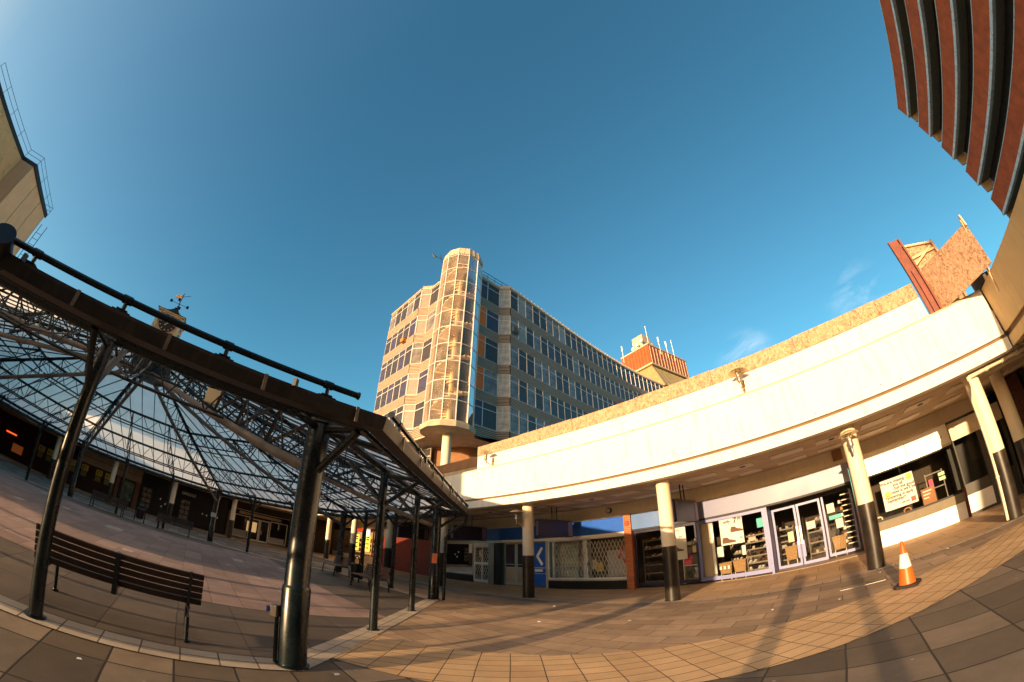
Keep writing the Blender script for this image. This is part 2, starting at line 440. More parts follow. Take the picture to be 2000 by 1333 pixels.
M['shoe_tan'] = mat('tan_leather', (.42, .2, .07), .45)
M['shoe_white'] = mat('white_leather', (.75, .7, .62), .4)
M['shoe_brown'] = mat('brown_leather', (.16, .07, .035), .4)
M['shelf_metal'] = mat('shelf_metal', (.1, .08, .06), .5)
M['shoe_print'] = mat('printed_brown', (.12, .05, .018), .6, var=.5, scale=8)
M['pink'] = mat('pink_fabric', (.85, .09, .16), .7)
M['brown_bag'] = mat('brown_fabric', (.13, .085, .06), .6, var=.4, scale=15)
M['cone_orange'] = mat('orange_plastic', (.86, .13, .015), .42, var=.08)
M['rubber'] = mat('black_rubber', (.02, .017, .015), .7)
M['ink'] = mat('black_ink', (.02, .02, .02), .6)
M['teal'] = mat('teal_print', (.05, .42, .45), .5)
M['yellow'] = mat('yellow_print', (.75, .55, .06), .5)
M['maroon'] = mat('maroon_wall', (.13, .013, .008), .6, var=.25)
M['maroon_dark'] = mat('maroon_shopfront', (.05, .012, .008), .5, var=.4)
M['clock'] = mat('clock_dial', (.05, .035, .03), .4)
M['cream'] = mat('cream_enamel', (.86, .66, .38), .5, var=.06)
M['gold'] = mat('gold_flag', (.9, .4, .03), .4)
M['sticker'] = mat('orange_sticker', (.75, .22, .1), .6)
M['lamp_metal'] = mat('lamp_metal', (.6, .45, .25), .35, metal=.5)
M['pewter'] = mat('dull_metal', (.35, .32, .28), .4, metal=.7)
M['wire'] = mat('white_wire', (.75, .68, .55), .4)
M['lit_shop'] = glow('lit_shop_wall', (.9, .55, .22), .35)
M['lit_lamp'] = glow('shop_lamp', (1., .85, .6), 3.)
M['lit_yellow'] = glow('lit_yellow_poster', (.8, .62, .08), .22)
M['lit_red'] = glow('lit_red_sign', (.9, .05, .02), .35)
M['lit_white'] = glow('lit_white_sign', (.9, .88, .85), .35)
M['lit_orange'] = glow('lit_orange_strip', (1., .12, .02), .8)
M['slab_walk'] = paving('walkway_slabs', (.56, .36, .19), (.7, .46, .26), (.1, .065, .04), 1.2, .75, .008, var=.25, spot=(.5, .4, .3))
M['slab_brown'] = paving('brown_slabs', (.34, .225, .135), (.56, .38, .235), (.06, .04, .028), .9, .45, .008, var=.35, spot=(.4, .33, .25))
M['slab_grey'] = paving('grey_slabs', (.1, .073, .05), (.27, .2, .135), (.025, .02, .015), .82, .62, .013, var=.4, offset=0., c3=(.32, .235, .16), spot=(.4, .35, .3))
M['slab_tan'] = paving('tan_setts', (.66, .41, .2), (.78, .51, .26), (.07, .045, .025), .43, .26, .008, var=.25, offset=0.)
M['slab_kerb'] = paving('pale_kerb_tiles', (.52, .42, .31), (.62, .52, .4), (.12, .09, .06), .42, .6, .01, var=.25, offset=0.)
M['slab_pink'] = paving('pink_slabs', (.29, .195, .172), (.42, .29, .26), (.1, .06, .05), 1.0, .6, .006, var=.3, spot=(.5, .42, .38))
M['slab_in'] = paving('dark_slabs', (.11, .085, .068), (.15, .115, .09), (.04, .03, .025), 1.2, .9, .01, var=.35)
M['slab_pale'] = mat('pale_slab', (.55, .45, .4), .7, var=.25, scale=5)

# ------------------------------------------------------------------ camera, sky, sun
cam = bpy.data.cameras.new('camera'); co = bpy.data.objects.new('camera', cam); COL.objects.link(co); scene.camera = co
co.location = (0, 0, 1.6)
PITCH, ROLL = R(31.83), R(.11)
# the fitted lens: theta = x - .0316 x^3, x = r / 738 px on a 2000 px wide frame
fwd = Vector((0, math.cos(PITCH), math.sin(PITCH))); upv = Vector((0, -math.sin(PITCH), math.cos(PITCH))); rt = Vector((1, 0, 0))
co.rotation_euler = (Matrix((rt, upv, -fwd)).transposed() @ Matrix.Rotation(ROLL, 3, 'Z')).to_euler()
cam.type = 'PANO'; cam.sensor_width = 36.; cam.clip_end = 2000; cam.clip_start = .05; cam.sensor_fit = 'HORIZONTAL'
cy = cam
cy.panorama_type = 'FISHEYE_LENS_POLYNOMIAL'
fmm = 738. * 36 / 2000
cy.fisheye_fov = PI; cy.fisheye_polynomial_k0 = 0.; cy.fisheye_polynomial_k1 = -1 / fmm; cy.fisheye_polynomial_k2 = 0.
cy.fisheye_polynomial_k3 = .0316 / fmm ** 3; cy.fisheye_polynomial_k4 = 0.

SUN_AZ, SUN_EL = R(-134.), R(7.9)
w = bpy.data.worlds.new('World'); scene.world = w; w.use_nodes = True
nt = w.node_tree; L = nt.links; bg = nt.nodes['Background']
sky = N(nt, 'ShaderNodeTexSky', sky_type='NISHITA'); sky.sun_disc = False
sky.sun_elevation = SUN_EL; sky.sun_rotation = PI / 2 - SUN_AZ; sky.altitude = 0; sky.air_density = 1.; sky.dust_density = 1.2; sky.ozone_density = 2.
# deep teal blue away from the sun, warm pale haze round the sun
tcs = N(nt, 'ShaderNodeTexCoord'); dot = N(nt, 'ShaderNodeVectorMath', operation='DOT_PRODUCT')
dot.inputs[1].default_value = (math.cos(SUN_EL) * math.cos(SUN_AZ), math.cos(SUN_EL) * math.sin(SUN_AZ), math.sin(SUN_EL)); L.new(tcs.outputs['Generated'], dot.inputs[0])
rampn = N(nt, 'ShaderNodeValToRGB'); mrg = N(nt, 'ShaderNodeMapRange'); mrg.inputs['From Min'].default_value = -1.; L.new(dot.outputs['Value'], mrg.inputs['Value'])
L.new(mrg.outputs['Result'], rampn.inputs['Fac'])
el_ = rampn.color_ramp.elements; el_[0].color = (.56, 1.12, 1.1, 1); el_[1].color = (2.1, 1.5, .9, 1); k_ = el_.new(.88); k_.color = (.8, .98, .93, 1)
k_ = el_.new(.55); k_.color = (.48, 1., 1.04, 1); k_ = el_.new(.76); k_.color = (.64, .97, .97, 1)
tintn = N(nt, 'ShaderNodeMix', data_type='RGBA', blend_type='MULTIPLY'); tintn.inputs['Factor'].default_value = 1.; L.new(rampn.outputs['Color'], tintn.inputs['B'])
L.new(sky.outputs[0], tintn.inputs['A'])
# thin wisps of cloud low over the arcade
tc = N(nt, 'ShaderNodeTexCoord'); col = tintn.outputs['Result']


def wisp(az, el, size, amt, sc, elong):
    global col
    a, e = R(az), R(el)
    d = Vector((math.cos(e) * math.cos(a), math.cos(e) * math.sin(a), math.sin(e)))
    mp = N(nt, 'ShaderNodeMapping'); mp.vector_type = 'POINT'; mp.inputs['Location'].default_value = -d
    L.new(tc.outputs['Generated'], mp.inputs['Vector'])
    nv = N(nt, 'ShaderNodeMapping'); nv.inputs['Scale'].default_value = (sc, sc, sc * elong); nv.inputs['Rotation'].default_value = (.2, .5, a); L.new(tc.outputs['Generated'], nv.inputs['Vector'])
    n = N(nt, 'ShaderNodeTexNoise', i_Scale=1., i_Detail=9., i_Roughness=.6); n.inputs['Distortion'].default_value = .6; L.new(nv.outputs['Vector'], n.inputs['Vector'])
    ln = N(nt, 'ShaderNodeVectorMath', operation='LENGTH'); L.new(mp.outputs['Vector'], ln.inputs[0])
    fall = N(nt, 'ShaderNodeMapRange', interpolation_type='SMOOTHSTEP'); fall.inputs['From Min'].default_value = size * .15; fall.inputs['From Max'].default_value = size; fall.inputs['To Min'].default_value = 1; fall.inputs['To Max'].default_value = 0; L.new(ln.outputs['Value'], fall.inputs['Value'])
    th = N(nt, 'ShaderNodeMapRange'); th.inputs['From Min'].default_value = .46; th.inputs['From Max'].default_value = .72; L.new(n.outputs['Fac'], th.inputs['Value'])
    mu = N(nt, 'ShaderNodeMath', operation='MULTIPLY'); L.new(fall.outputs[0], mu.inputs[0]); L.new(th.outputs[0], mu.inputs[1])
    m2 = N(nt, 'ShaderNodeMath', operation='MULTIPLY'); m2.inputs[1].default_value = amt; L.new(mu.outputs[0], m2.inputs[0])
    mx = N(nt, 'ShaderNodeMix', data_type='RGBA'); L.new(m2.outputs[0], mx.inputs['Factor']); L.new(col, mx.inputs['A']); mx.inputs['B'].default_value = (3.6, 4.0, 4.6, 1)
    col = mx.outputs['Result']


wisp(31.5, 24.5, .10, .35, 9., 2.6)
wisp(51.0, 22.5, .10, .9, 8., 2.2)
L.new(col, bg.inputs['Color']); bg.inputs['Strength'].default_value = .15
sun = bpy.data.lights.new('sun', 'SUN'); sun.energy = 5.; sun.angle = R(.5); sun.color = (1., .67, .36)
so = bpy.data.objects.new('sun', sun); COL.objects.link(so)
sd = Vector((math.cos(SUN_EL) * math.cos(SUN_AZ), math.cos(SUN_EL) * math.sin(SUN_AZ), math.sin(SUN_EL)))
so.rotation_euler = sd.to_track_quat('Z', 'Y').to_euler(); so.location = sd * 60
vs = scene.view_settings; vs.view_transform = 'Standard'; vs.look = 'None'; vs.exposure = .85; vs.gamma = 1.; vs.use_curve_mapping = False

# ------------------------------------------------------------------ ground


def sheet(name, pts, z, m, rz=-PI / 4, base=(0, 0)):
    """pts in the sheet's own turned frame"""
    mb = MB().poly([(p[0], p[1], 0) for p in pts])
    o = struct(name, mb, m); o.location = (base[0], base[1], z); o.rotation_euler = (0, 0, rz)
    return o


def rect(a, b, c, d): return [(a, c), (b, c), (b, d), (a, d)]


sheet('ground', rect(-260, 260, -260, 260), 0., M['slab_grey'])
CX, CY = -12.57, 8.46            # centre of the canopy
APO = 10.14
bandU = [(-2.36, 6.75), (-1.4, 6.42), (-.48, 6.22), (.67, 5.98), (2.16, 5.72), (2.94, 5.58), (3.71, 5.43), (4.44, 5.27), (5.63, 4.98), (7.4, 4.5), (9.6, 3.7), (14, 2.1)]
bandL = [(-2.36, 4.95), (-1.55, 4.76), (-.97, 4.62), (.5, 4.32), (2.07, 3.98), (2.81, 3.83), (3.5, 3.67), (4.32, 3.5), (5.01, 3.35), (6.21, 3.1), (7.37, 2.8), (9.5, 2.2), (14, .8)]
plaza = bandU[:-1] + [(11.05, 2.95), (-3.0, 17.1), (-9, 23.2), (-13, 23.2), (-2.36, 12.9)]
sheet('plaza_paving', [((x - y) * S2, (x + y) * S2) for x, y in plaza], .004, M['slab_brown'])
sheet('paving_band', bandU + bandL[::-1], .008, M['slab_tan'], rz=0.)


def octa(ap):
    r = ap / math.cos(PI / 8)
    return [(CX + r * math.cos(PI / 8 + k * PI / 4), CY + r * math.sin(PI / 8 + k * PI / 4)) for k in range(8)]


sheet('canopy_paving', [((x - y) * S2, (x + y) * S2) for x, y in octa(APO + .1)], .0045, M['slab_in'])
sheet('pink_paving', rect(-21.8, -7.85, -9.9, 4.15), .0085, M['slab_pink'])
for k in range(8):
    a = k * PI / 4; h = (APO + .2) * math.tan(PI / 8); h0 = (APO - .22) * math.tan(PI / 8)
    sheet('kerb_strip', [(-h0, -.22), (-h, .2), (h, .2), (h0, -.22)][::-1], .0125, M['slab_kerb'], rz=a - PI / 2, base=(CX + APO * math.cos(a), CY + APO * math.sin(a)))
for (x, y, a, b) in [(-13.9, 9.9, 1.1, .62), (-16.2, 9.0, .5, .3), (-10.6, 13.6, .9, .4), (-19.4, 9.5, .7, .3), (-9.2, 14.8, .5, .3), (-14.2, 6.1, .5, .25), (-9.6, 7.4, .35, .3)]:
    mb = MB().poly([(-a / 2, -b / 2, 0), (a / 2, -b / 2, 0), (a / 2, b / 2, 0), (-a / 2, b / 2, 0)])
    o = struct('paving_patch', mb, M['slab_pale']); o.location = (x, y, .0125); o.rotation_euler = (0, 0, -PI / 4)
sheet('walkway', rect(-40, 8, 10.02, 19), .016, M['slab_walk'])
sheet('walkway', rect(-45, -34.8, -24, 10.02), .016, M['slab_walk'])
sheet('walkway', rect(-34.8, -12.5, -26, -14.9), .016, M['slab_walk'])
sheet('walkway_kerb', rect(-40, 8, 9.82, 10.02), .018, M['slab_kerb'])

# ------------------------------------------------------------------ the arcade: raised deck on columns round three sides
arc = thing('shopping_arcade', 'long cream walkway deck on round columns over the shops, topped with a chipboard strip', 'arcade', uv(-3, 10.26))
VF = 9.6; UR = 5.32; UL = -34.3; VL = -14.7
A = lambda name, mb, m, **k: part(name, mb, m, arc, UVF, **k)
A('fascia', MB().box(-36, UR, VF, VF + .3, 3.34, 3.62), M['render'])
A('shadow_joint', MB().box(-36, UR + .05, VF + .06, VF + .3, 3.62, 3.70), M['groove'])
A('parapet', MB().box(-36, UR - .03, VF, VF + .28, 3.70, 4.85), M['render'])
A('upper_wall', MB().box(-11.95, 3.86, 9.95, 10.25, 4.3, 5.53), M['render'])
x = -11.95; k = 0
while x < 3.85:
    x2 = min(x + 2.44, 3.86); zt = 5.96 + (.012 if k % 2 else -.006)
    A('chipboard_strip', MB().box(x + .006, x2 - .004, 9.93 - (.006 if k % 2 else 0), 10.2, 5.535, zt), M['osb'])
    x = x2; k += 1
A('rear_wall', MB().box(-34, -11.9, 11.6, 12., 4.3, 5.72), M['concrete'])
A('rear_coping', MB().box(-34, -11.88, 11.56, 12.04, 5.72, 6.2), M['brown_wall'])
A('low_wall', MB().box(4.2, UR + 3, 10.6, 10.8, 4.3, 5.05), M['ochre'])
A('roof', MB().box(-40, 22, 10.3, 24, 3.5, 4.5), M['concrete'])
A('soffit', MB().box(-36, UR + 8, VF + .3, 14.9, 3.36, 3.5), M['soffit'])
for k in range(-26, 6):
    for v0 in (10.75, 12.3):
        A('soffit_panel', MB().box(k * 1.28, k * 1.28 + (.92 if k % 2 else .75), v0, v0 + .62, 3.335, 3.37), M['soffit_white'])
for k in range(-13, 3): A('downlight', MB().tube((k * 2.56 + .45, 11.05, 3.32), (k * 2.56 + .45, 11.05, 3.34), .085, 12), M['black'])
A('bulkhead', MB().box(-36, 1.1, 13.46, 13.8, 2.87, 3.36).box(1.1, 6., 13.86, 14.2, 2.93, 3.36), M['column'])
# the right-hand return, running back past the camera
A('return_parapet', MB().box(UR, UR + .28, -26, VF - .03, 3.72, 4.85), M['ochre'])
A('return_fascia', MB().box(UR + .02, UR + .3, -26, VF - .03, 3.36, 3.60), M['ochre'])
A('return_joint', MB().box(UR + .08, UR + .3, -26, VF, 3.60, 3.72), M['groove'])
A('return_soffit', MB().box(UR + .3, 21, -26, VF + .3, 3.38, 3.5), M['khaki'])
A('return_roof', MB().box(UR + .3, 21, -26, 10.3, 3.52, 4.3), M['concrete'])
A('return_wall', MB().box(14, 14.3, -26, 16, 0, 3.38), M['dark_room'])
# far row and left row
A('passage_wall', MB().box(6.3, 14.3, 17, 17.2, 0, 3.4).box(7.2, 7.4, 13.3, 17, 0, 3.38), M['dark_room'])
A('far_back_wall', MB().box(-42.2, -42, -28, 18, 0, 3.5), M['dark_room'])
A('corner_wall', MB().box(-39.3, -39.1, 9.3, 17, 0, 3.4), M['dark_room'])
A('parapet_edge', MB().box(-36, UR - .035, VF - .006, VF + .3, 4.845, 4.885), mat('stained_edge', (.6, .47, .32), .8, var=.3, scale=6, dirt=(.14, .08, .04), dirt_amt=.9, dscale=3))
A('far_fascia', MB().box(UL - .3, UL, VL, VF, 3.34, 4.85), M['concrete'])
A('far_soffit', MB().box(-40, UL - .3, -22, 14, 3.36, 3.5), M['soffit'])
A('far_roof', MB().box(-52, UL - .3, -26, 24, 3.52, 4.5), M['concrete'])
A('left_fascia', MB().box(UL, -12.6, VL - .3, VL, 3.34, 4.85), M['concrete'])
A('left_soffit', MB().box(-36, -12.6, -19.5, VL - .3, 3.36, 3.5), M['soffit'])
A('left_roof', MB().box(-40, -12.6, -30, VL - .3, 3.52, 4.5), M['concrete'])
# columns, each with its black base
col0 = None


def column(u, v, h=3.36):
    global col0
    if col0 is None:
        c = part('column', MB().lathe([(.2, 1.51), (.2, 3.37)], (0, 0, 0), 28), M['column'], arc, Matrix.Translation(uv(u, v)), smooth=True)
        part('column_base', MB().lathe([(.235, 0), (.235, .02), (.206, .025), (.206, 1.51)], (0, 0, 0), 28), M['column_base'], arc, Matrix.Translation(uv(u, v)), smooth=True).parent = c
        col0 = (c, uv(u, v)); return c
    c = dup(col0[0], parent=arc); c.location = uv(u, v) - col0[1]
    return c


for u in (-9.44, -4.28, .85, 4.25, -14.57, -19.7, -24.83, -29.96): column(u, 10.26)
column(5.75, 12.0)
for v in (3.35, -1.8, -6.95, -12.1): column(-35.2, v)
for u in (-29, -23.8, -18.6): column(u, -15.3)
# pipes at the corner column
mb = MB().path([uv(4.02, 10.1, 0.05), uv(4.02, 10.1, 2.75), uv(4.06, 10.02, 2.9), uv(4.1, 9.98, 3.05), uv(4.1, 9.98, 3.2)], .035, 8)
mb.tube(uv(4.1, 9.98, 3.18), uv(4.1, 9.98, 3.28), .06, 10)
for z in (1.0, 2.1): mb.tube(uv(4.02, 10.1, z - .02), uv(4.02, 10.1, z + .02), .05, 10)
part('drainpipe', mb, M['column'], arc, I4, smooth=True)
mb = MB().path([uv(4.1, 9.98, 3.27), uv(4.7, 10.0, 3.29), uv(5.9, 10.1, 3.3), uv(8, 10.4, 3.3)], .06, 8).path([uv(4.2, 10.35, 3.28), uv(5.2, 10.5, 3.27), uv(7, 10.8, 3.28)], .05, 8)
for k in range(6): mb.tube(uv(4.6 + k * .5, 10.0 + k * .02, 3.285), uv(4.68 + k * .5, 10.0 + k * .02, 3.285), .075, 8)
part('overhead_pipe', mb, M['column'], arc, I4, smooth=True)
for u, z in [(-8, 3.8), (-6.5, 3.85), (-3.1, 3.78), (-1.8, 4.05), (-1.78, 3.98), (.2, 3.78), (1.9, 3.85), (2.4, 3.78), (3.9, 3.8), (-10.4, 3.8), (-5, 4.2)]:
    A('weep_hole', MB().box(u - .012, u + .012, VF - .004, VF + .01, z, z + .035), M['black'])

# ------------------------------------------------------------------ market canopy
can = thing('market_canopy', 'octagonal steel market canopy with translucent roof sheets, truss hips and a clock turret on top', 'canopy', (CX, CY, 0))
C8 = Matrix.Translation((CX, CY, 0))
P = lambda name, mb, m, **k: part(name, mb, m, can, C8, **k)


def ang(k): return PI / 8 + k * PI / 4       # corners


def pol(r, a, z): return Vector((r * math.cos(a), r * math.sin(a), z))


RV = APO / math.cos(PI / 8)
ZE, SL = 2.97, .297
AE = 11.12


def zr(ap): return ZE + (AE - ap) * SL       # roof plane height at an apothem


for k in range(8):        # faces centred on k*45 deg
    a = k * PI / 4
    t = Vector((-math.sin(a), math.cos(a), 0)); n = Vector((math.cos(a), math.sin(a), 0)); tg = math.tan(PI / 8)

    def fp(ap, s, dz=0.): return n * ap + t * s + Vector((0, 0, zr(ap) + dz))
    P('roof_sheet', MB().poly([fp(AE, -AE * tg, .024), fp(AE, AE * tg, .024), fp(.55, .55 * tg, .024), fp(.55, -.55 * tg, .024)]), M['sheet'])
    mb = MB(); s = -AE * tg + .3
    while s < AE * tg - .1:
        lo = max(abs(s) / tg, .7)
        if AE - lo > .3: mb.bar(fp(AE, s, .005), fp(lo, s, .005), .03, .035)
        s += .6
    P('glazing_bar', mb, M['steel'])
    mb = MB()
    for ap in (7.6, 4.6):
        h = ap * tg; mb.tube(fp(ap, -h, -.09), fp(ap, h, -.09), .055, 8)
    mb.tube(fp(9.2, -9.2 * tg, -.07), fp(9.2, 9.2 * tg, -.07), .035, 6)
    mb.tube(fp(6.1, -6.1 * tg, -.07), fp(6.1, 6.1 * tg, -.07), .03, 6)
    P('purlin', mb, M['steel'], smooth=True)
    # ring trusses under the purlins
    for ap, drop, nn in ((7.6, .75, 8), (4.6, .6, 5)):
        mb = MB(); h = ap * tg * .97
        mb.tube(fp(ap, -h, -drop), fp(ap, h, -drop), .032, 6)
        for i in range(nn):
            s0 = -h + 2 * h * i / nn; s1 = -h + 2 * h * (i + .5) / nn; s2 = -h + 2 * h * (i + 1) / nn
            mb.tube(fp(ap, s0, -.09), fp(ap, s1, -drop), .016, 5); mb.tube(fp(ap, s1, -drop), fp(ap, s2, -.09), .016, 5)
        P('ring_truss', mb, M['steel'], smooth=True)
    # trusses from the two middle posts up to the inner ring
    for s in (-1.4, 1.4):
        mb = MB(); top = []; bot = []
        for i in range(7):
            ap = APO - (APO - 4.6) * i / 6
            top.append(fp(ap, s * (1 - .35 * i / 6), -.08)); bot.append(fp(ap, s * (1 - .35 * i / 6), -.12 - .58 * math.sin(PI * i / 6) ** .7 if 0 < i < 6 else -.12))
        for i in range(6):
            mb.tube(top[i], top[i + 1], .03, 6); mb.tube(bot[i], bot[i + 1], .022, 6)
            mb.tube(top[i], bot[i], .014, 5); mb.tube(top[i + 1] if i % 2 else bot[i + 1], bot[i] if i % 2 else top[i], .014, 5)
        P('rafter_truss', mb, M['steel'], smooth=True)
    # eaves gutter with mitred ends
    prof = [(AE - .16, ZE - .13), (AE + .04, ZE - .14), (AE + .07, ZE - .02), (AE + .07, ZE + .015), (AE - .16, ZE + .02)]
    ra = [n * ap + t * (-ap * tg) + Vector((0, 0, z)) for ap, z in prof]; rb = [n * ap + t * (ap * tg) + Vector((0, 0, z)) for ap, z in prof]
    mb = MB().loft([ra, rb])
    P('gutter', mb, M['gutter'])
    for i in range(-4, 5):
        if k not in (0, 7): break
        s = i * 1.02 + .2
        c = n * (AE + .075) + t * s + Vector((0, 0, ZE - .07))
        P('gutter_clip', MB().bar(c - Vector((0, 0, .075)), c + Vector((0, 0, .09)), .035, .012, up=n), M['hip'])
        if i % 3 == 0: P('gutter_bolt', MB().bar(c + t * .3 + Vector((0, 0, .07)), c + t * .3 + Vector((0, 0, .15)), .05, .04), M['steel'])
    # inner eaves beam on the posts
    rr = APO
    P('eaves_beam', MB().tube(n * rr + t * (-rr * tg) + Vector((0, 0, 3.06)), n * rr + t * (rr * tg) + Vector((0, 0, 3.06)), .07, 10).tube(n * (AE - .3) + t * (-(AE - .3) * tg) + Vector((0, 0, 2.9)), n * (AE - .3) + t * ((AE - .3) * tg) + Vector((0, 0, 2.9)), .05, 8), M['steel'], smooth=True)
    # handrail standing on the gutter
    zz = 3.14; h = AE * tg - .33
    rl = P('handrail', MB().tube(n * AE + t * (-h) + Vector((0, 0, zz)), n * AE + t * h + Vector((0, 0, zz)), .034, 10), M['steel'], smooth=True)
    for i in range(8):
        s = -h + .35 + i * (2 * h - .7) / 7
        c = n * AE + t * s; mb = MB()
        mb.tube(c + Vector((0, 0, ZE)), c + Vector((0, 0, zz)), .022, 8)
        mb.bar(c - t * .06 + Vector((0, 0, ZE + .05)), c + t * .06 + Vector((0, 0, ZE + .05)), .07, .014)
        mb.bar(c - t * .1 + Vector((0, 0, ZE + .025)), c + t * .1 + Vector((0, 0, ZE + .025)), .09, .02)
        mb.tube(c - t * .05 + Vector((0, 0, zz)), c + t * .05 + Vector((0, 0, zz)), .044, 10)
        q = P('rail_bracket', mb, M['steel'], smooth=True); q.parent = rl
    for e in (-1, 1):
        q = P('rail_end', MB().tube(n * AE + t * (e * h) + Vector((0, 0, zz)), n * AE + t * (e * (h + .02)) + Vector((0, 0, zz)), .044, 10), M['steel'], smooth=True); q.parent = rl
    # middle posts: slim tubes with a pair of arms to the gutter and an inward brace
    for s in (-1.4, 1.4):
        b = n * APO + t * s
        mb = MB().lathe([(.12, 0), (.12, .02), (.078, .025), (.078, 3.0), (.1, 3.0), (.1, 3.04)], b, 18)
        po = P('post', mb, M['steel'], smooth=True)
        tip = n * (AE - .3) + t * s
        mb = MB().tube(b + Vector((0, 0, 2.35)), tip + Vector((0, 0, 2.86)), .042, 8).tube(b + Vector((0, 0, 2.95)), tip + Vector((0, 0, 2.9)), .045, 8)
        mb.tube(b + Vector((0, 0, 2.42)), b - n * .75 + Vector((0, 0, 3.16)), .05, 8)
        q = P('bracket_arm', mb, M['steel'], smooth=True); q.parent = po
    # hip: corner post, hip truss
    av = ang(k); e = pol(1, av, 0); tt = Vector((-e.y, e.x, 0)); b = e * RV
    mb = MB().lathe([(.2, 0), (.2, .03), (.17, .035), (.17, .95), (.16, .97), (.15, .99), (.15, 2.98), (.19, 2.98), (.19, 3.02)], b, 24)
    po = P('corner_post', mb, M['steel'], smooth=True)
    tip = e * (AE - .32) / math.cos(PI / 8)
    mb = MB().tube(b + Vector((0, 0, 2.3)), tip + Vector((0, 0, 2.84)), .05, 10).tube(b + Vector((0, 0, 2.93)), tip + Vector((0, 0, 2.88)), .062, 10)
    for s in (-1, 1): mb.tube(b + Vector((0, 0, 2.93)), (n if s < 0 else Vector((math.cos(a + PI / 4), math.sin(a + PI / 4), 0))) * (AE - .3) + (t * (AE * tg - 1.0) if s < 0 else -Vector((-math.sin(a + PI / 4), math.cos(a + PI / 4), 0)) * (AE * tg - 1.0)) + Vector((0, 0, 2.88)), .045, 8)
    q = P('bracket_arm', mb, M['steel'], smooth=True); q.parent = po
    c8 = math.cos(PI / 8)
    T0, T1 = e * (RV * 1.02) + Vector((0, 0, zr(APO * 1.02) - .06)), e * .7 + Vector((0, 0, zr(.65) - .06))
    B0, B1 = e * (RV - .14) + Vector((0, 0, 2.42)), e * .5 + Vector((0, 0, 5.45))
    P('hip_rafter', MB().tube(e * (AE / c8 - .1) + Vector((0, 0, zr(AE) - .06)), T1, .05, 8), M['steel'], smooth=True)
    P('hip_chord', MB().tube(B0, B1, .075, 10), M['hip'], smooth=True)
    mb = MB(); nn = 9
    for off in (-.1, .1):
        o3 = tt * off
        mb.tube(T0 + o3, T1 + o3 * .5, .026, 6)
    for i in range(nn):
        p0 = T0.lerp(T1, i / nn); p1 = B0.lerp(B1, (i + .5) / nn); p2 = T0.lerp(T1, (i + 1) / nn); pm = B0.lerp(B1, (i + 1) / nn)
        r = .034 if i < 3 else .022
        mb.tube(p2, pm, r, 6); mb.tube(pm, T0.lerp(T1, i / nn), r * .8, 6)
        mb.tube(p0 + tt * .1, p1, .014, 5); mb.tube(p1, p2 - tt * .1, .014, 5)
    P('hip_web', mb, M['steel'], smooth=True)
# hub under the apex
P('hub', MB().lathe([(.75, 5.35), (.78, 5.4), (.78, 5.95), (.62, 6.1), (.5, 6.2)], (0, 0, 0), 16), M['steel'], smooth=True)
# clock turret
TA = Matrix.Translation((CX, CY, 0)) @ UVF
T = lambda name, mb, m, par, **k: (lambda o: (setattr(o, 'parent', par), o)[1])(part(name, mb, m, can, TA, **k))
tur = part('clock_turret', MB().box(-.45, .45, -.45, .45, 6.05, 7.72), M['cream'], can, TA)
mb = MB()
for sx in (-1, 1):
    for sy in (-1, 1): mb.box(sx * .47 - .05, sx * .47 + .05, sy * .47 - .05, sy * .47 + .05, 6.05, 7.74)
mb.box(-.56, .56, -.56, .56, 7.74, 7.80).box(-.52, .52, -.52, .52, 7.68, 7.74)
T('corner_trim', mb, M['cream'], tur)
prof = [(.60, 7.80), (.42, 7.87), (.27, 7.96), (.16, 8.07), (.09, 8.18), (.07, 8.2), (.08, 8.24), (.03, 8.27)]
T('turret_roof', MB().lathe([(r * 1.414, z) for r, z in prof], (0, 0, 0), 4, PI / 4), M['roof_black'], tur)
for dx, dy in ((1, 0), (0, -1), (-1, 0), (0, 1)):
    d = Vector((dx, dy, 0)); c = d * .455 + Vector((0, 0, 7.36))
    dial = T('clock_face', MB().tube(c, c + d * .025, .34, 28), M['clock'], tur, smooth=True)
    tr = Vector((-dy, dx, 0)); mb = MB()
    for i in range(12):
        q = c + d * .03 + (tr * math.sin(i * PI / 6) + Vector((0, 0, 1)) * math.cos(i * PI / 6)) * .25; q2 = c + d * .03 + (tr * math.sin(i * PI / 6) + Vector((0, 0, 1)) * math.cos(i * PI / 6)) * .31
        mb.bar(q, q2, .028, .008, up=d)
    mb.bar(c + d * .034, c + d * .034 + tr * .2 + Vector((0, 0, .06)), .03, .008, up=d); mb.bar(c + d * .036, c + d * .036 - tr * .08 - Vector((0, 0, .12)), .035, .008, up=d)
    T('clock_hand', mb, M['cream'], tur)
mb = MB().tube((0, 0, 8.2), (0, 0, 8.97), .014, 6).lathe([(.01, 8.28), (.05, 8.33), (.01, 8.38)], (0, 0, 0), 8).lathe([(.01, 8.42), (.04, 8.45), (.01, 8.48)], (0, 0, 0), 8)
for d in ((1, 0), (0, 1)): mb.tube((-.36 * d[0], -.36 * d[1], 8.46), (.36 * d[0], .36 * d[1], 8.46), .009, 5)
mb.tube((-.3, -.3, 8.8), (.34, .34, 8.8), .01, 5)
for s in (-1, 1):
    for d in ((1, 0), (0, 1)): mb.bar((s * .36 * d[0], s * .36 * d[1], 8.41), (s * .36 * d[0], s * .36 * d[1], 8.53), .1, .012)
T('weather_vane', mb, M['steel'], tur)
T('vane_flag', MB().prism([(-.03, -.03, 8.72), (-.3, -.3, 8.78), (-.33, -.33, 8.86), (-.3, -.3, 8.92), (-.03, -.03, 8.9)], (.012, -.012, 0)), M['gold'], tur)
# fittings on the posts
CP = Vector((-2.45, 4.26, 0)); DP = Vector((-2.43, 12.66, 0))


